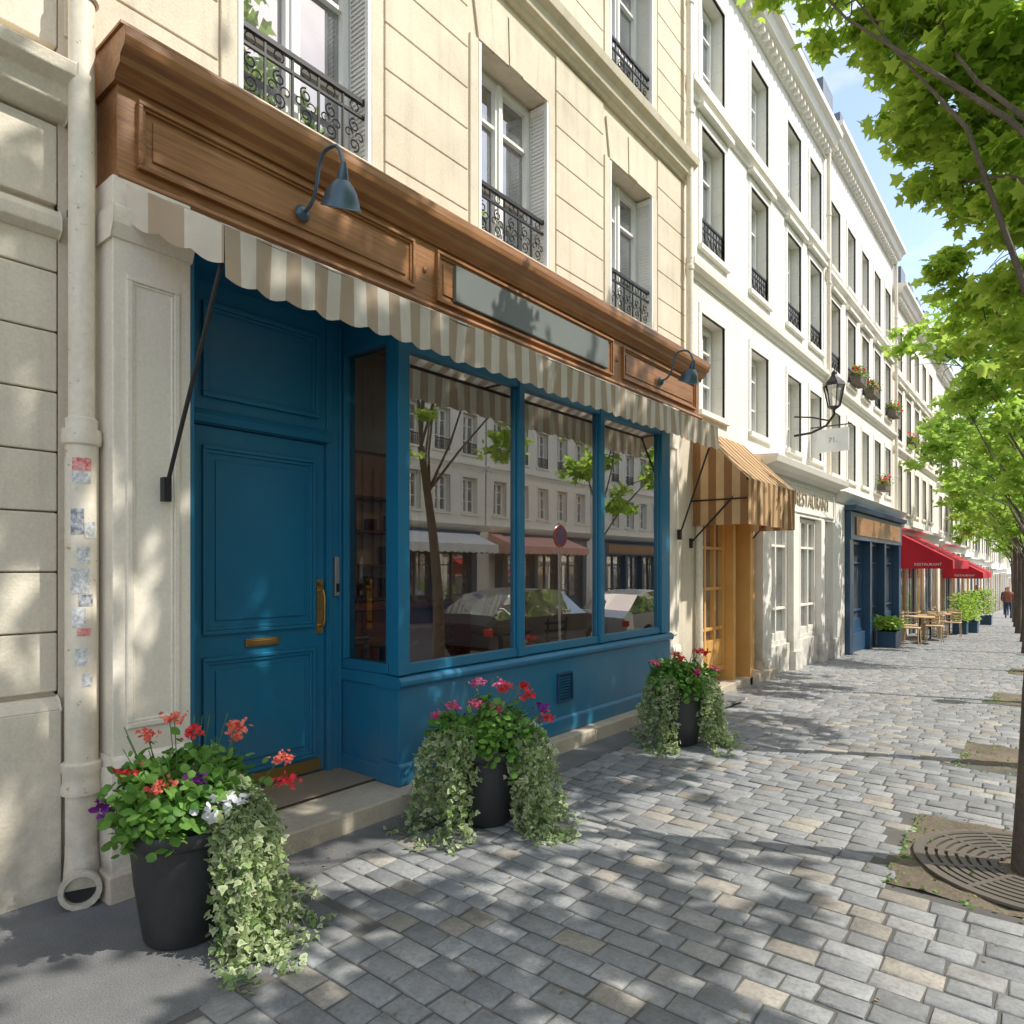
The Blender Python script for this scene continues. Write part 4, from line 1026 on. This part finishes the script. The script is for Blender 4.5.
def person(x,y_,rot,cl,label,gr='people far down the street'):
    root=thing('person',label,'person',(x,y_,g(y_)+.02),gr)
    J=[(0,0,.95),(0,0,1.15),(0,0,1.38),(0,.01,1.52),(0,.02,1.62),(0,.02,1.74),(-.19,0,1.40),(-.24,.02,1.12),(-.22,.10,.88),(.19,0,1.40),(.24,-.02,1.12),(.23,.05,.88),(-.09,.02,.88),(-.10,.10,.48),(-.10,.05,.07),(-.10,.20,.04),(.09,0,.88),(.10,-.08,.48),(.10,-.22,.09),(.10,-.08,.04)]
    E=[(0,1),(1,2),(2,3),(3,4),(4,5),(2,6),(6,7),(7,8),(2,9),(9,10),(10,11),(0,12),(12,13),(13,14),(14,15),(0,16),(16,17),(17,18),(18,19)]
    rad=[.15,.14,.15,.06,.10,.08,.06,.045,.035,.06,.045,.035,.09,.065,.045,.035,.09,.065,.045,.035]
    me=bpy.data.meshes.new('body'); me.from_pydata(J,E,[]); o=bpy.data.objects.new('body',me); col.objects.link(o)
    sk=o.modifiers.new('s','SKIN'); 
    for i,v in enumerate(me.skin_vertices[0].data): v.radius=(rad[i],rad[i]*.85)
    me.skin_vertices[0].data[0].use_root=True
    o.modifiers.new('u','SUBSURF').levels=1
    dg=bpy.context.evaluated_depsgraph_get(); nm=bpy.data.meshes.new_from_object(o.evaluated_get(dg)); bpy.data.objects.remove(o)
    nm.materials.clear()
    for mt in (cl[0],cl[1],SKIN,HAIR): nm.materials.append(mt)
    for p in nm.polygons:
        z=p.center.z; p.material_index=0 if .93<z<1.47 else (1 if z<=.93 and abs(p.center.x)<.19 else 2)
        if z>1.68: p.material_index=3
        p.use_smooth=True
    nm.transform(Matrix.Translation((x,y_,g(y_)+.02))@Matrix.Rotation(rot,4,'Z')); addmesh(nm,'body',root)
person(-2.2,46,.2,(CLB,CLA),'person in a rust top and dark trousers walking')
person(-2.6,52,pi,(CLA,CLA),'person in dark clothes walking on the pavement')
person(-2.9,37,.4,(CLA,CLB),'person in a navy top standing by the terrace')

def car(x,y_,paint,label):
    zb=g(y_)-.14
    root=thing('parked_car',label,'car',(x,y_,zb),'cars parked along the kerb')
    S=[(-2.1,.38,.55,.75,.80,.72,.70,.6),(-1.98,.26,.55,.9,.98,.84,.81,.7),(-1.35,.2,.55,.92,1.36,.88,.86,.60),(-.4,.2,.55,.92,1.46,.88,.86,.64),(.35,.2,.55,.92,1.42,.88,.86,.62),(1.05,.2,.55,.90,.97,.88,.84,.72),(1.8,.22,.5,.78,.84,.86,.8,.66),(2.1,.3,.5,.62,.68,.74,.7,.55)]
    secs=[]
    for (yy,b,mz,bl,zr,w,wt,wr) in S:
        secs.append([(-w*.96,b),(-w,mz),(-wt,bl),(-wr,zr),(0,zr+.02),(wr,zr),(wt,bl),(w,mz),(w*.96,b)])
    mb,mg=M(),M()
    for i in range(len(S)-1):
        for k in range(8):
            q=[(secs[i][k],S[i][0]),(secs[i][k+1],S[i][0]),(secs[i+1][k+1],S[i+1][0]),(secs[i+1][k],S[i+1][0])]
            vs=[(x+a[0],y_+yy,zb+a[1]) for a,yy in q]
            gl=(k in (2,5) and 1<=i<=4) or (k in (3,4) and i in (1,4))
            (mg if gl else mb).quad(*vs)
    for sct,yy in ((secs[0],S[0][0]),(secs[-1],S[-1][0])): mb.add([(x+a,y_+yy,zb+b) for a,b in sct],[tuple(range(9))])
    mb.quad((x-.8,y_-2,zb+.3),(x+.8,y_-2,zb+.3),(x+.8,y_+2,zb+.3),(x-.8,y_+2,zb+.3))
    mb.obj('body',paint,root,smooth=True); mg.obj('windows',GLASSU,root,smooth=True)
    for sx in (-1,1):
        for wy in (-1.3,1.3):
            m=M(); m.lathe([(.2,-.1),(.3,-.1),(.32,-.06),(.32,.06),(.3,.1),(.2,.1)],(x+sx*.80,y_+wy,zb+.32),24,mat=Matrix.Rotation(pi/2,3,'Y')); m.lathe([(0,.08*sx),(.2,.09*sx)],(x+sx*.80,y_+wy,zb+.32),24,mi=1,mat=Matrix.Rotation(pi/2,3,'Y'))
            m.obj('wheel',[TYRE,STEEL],root,smooth=True)
        m=M(); m.box(x+sx*.6-.12,x+sx*.6+.12,y_+2.0,y_+2.1,zb+.5,zb+.62); m.obj('headlight',TXTW,root,bevel=.02)
        m=M(); m.box(x+sx*.66-.1,x+sx*.66+.1,y_-2.11,y_-2.0,zb+.6,zb+.75); m.obj('tail_light',SIGNR,root,bevel=.02)
for y_,p,l in ((11.8,CARP,'dark parked car beside the kerb'),(17.0,CARS,'silver parked car beside the kerb'),(22.4,CARP,'dark parked car beside the kerb')): car(2.1,y_,p,l)
root=thing('road_sign','round blue and red no parking sign on a grey post','sign',(.7,11.0,g(11)))
m=M(); m.tube([(.7,11,g(11)),(.7,11,2.45)],.03,10); m.obj('post',STEEL,root,smooth=True)
m=M(); RY=Matrix.Rotation(-pi/2,3,'Y')
m.lathe([(0,.03),(.2,.03)],(.7,11,2.2),32,mi=0,mat=RY); m.lathe([(.17,.035),(.22,.035),(.22,.0),(0,.0)],(.7,11,2.2),32,mi=1,mat=RY)
m.add([(.663,10.86,2.32),(.663,10.89,2.35),(.663,11.14,2.08),(.663,11.11,2.05)],[(0,1,2,3)],1)
m.obj('sign_face',[SIGNB,SIGNR],root)

# ---------------------------------------------------------------- light, world, camera
el=math.radians(50); az=math.radians(24)
sd=Vector((math.cos(el)*math.cos(az),math.cos(el)*math.sin(az),math.sin(el)))
L=bpy.data.lights.new('sun','SUN'); L.energy=5.0; L.angle=math.radians(.5); L.color=(1,.96,.89)
lo=bpy.data.objects.new('sun',L); lo.rotation_euler=(-sd).to_track_quat('-Z','Y').to_euler(); lo.location=(20,10,30); col.objects.link(lo)
w=bpy.data.worlds.new('World'); scene.world=w; w.use_nodes=True; nt=w.node_tree; nt.nodes.clear()
sky=nt.nodes.new('ShaderNodeTexSky'); sky.sky_type='NISHITA'; sky.sun_disc=False; sky.sun_elevation=el; sky.sun_rotation=math.atan2(sd.x,sd.y)
sky.altitude=50; sky.air_density=1.0; sky.dust_density=1.0
tc=nt.nodes.new('ShaderNodeTexCoord'); mp=nt.nodes.new('ShaderNodeMapping'); mp.inputs['Scale'].default_value=(1,1,3)
nz=nt.nodes.new('ShaderNodeTexNoise'); nz.inputs['Scale'].default_value=2.6; nz.inputs['Detail'].default_value=6
mr=nt.nodes.new('ShaderNodeMapRange'); mr.inputs[1].default_value=.46; mr.inputs[2].default_value=.68; mr.inputs[4].default_value=.75
mx=nt.nodes.new('ShaderNodeMix'); mx.data_type='RGBA'; mx.inputs[7].default_value=(4.8,4.5,4.15,1)
tn=nt.nodes.new('ShaderNodeMix'); tn.data_type='RGBA'; tn.blend_type='MULTIPLY'; tn.inputs[0].default_value=1; tn.inputs[7].default_value=(1.10,1.0,.90,1)
bg=nt.nodes.new('ShaderNodeBackground'); bg.inputs[1].default_value=.35; out=nt.nodes.new('ShaderNodeOutputWorld')
nt.links.new(tc.outputs['Generated'],mp.inputs[0]); nt.links.new(mp.outputs[0],nz.inputs['Vector']); nt.links.new(nz.outputs[0],mr.inputs[0])
nt.links.new(mr.outputs[0],mx.inputs[0]); nt.links.new(sky.outputs[0],tn.inputs[6]); nt.links.new(tn.outputs[2],mx.inputs[6]); nt.links.new(mx.outputs[2],bg.inputs[0]); nt.links.new(bg.outputs[0],out.inputs[0])
cam=bpy.data.cameras.new('camera'); cam.lens=24; cam.sensor_width=36; cam.shift_y=56/1024; cam.clip_end=1000; cam.clip_start=.05
co=bpy.data.objects.new('camera',cam); co.location=(0,0,1.58); co.rotation_euler=(pi/2,0,math.atan2(548,682.67)); col.objects.link(co); scene.camera=co
scene.view_settings.view_transform='Standard'; scene.view_settings.look='None'; scene.view_settings.exposure=0
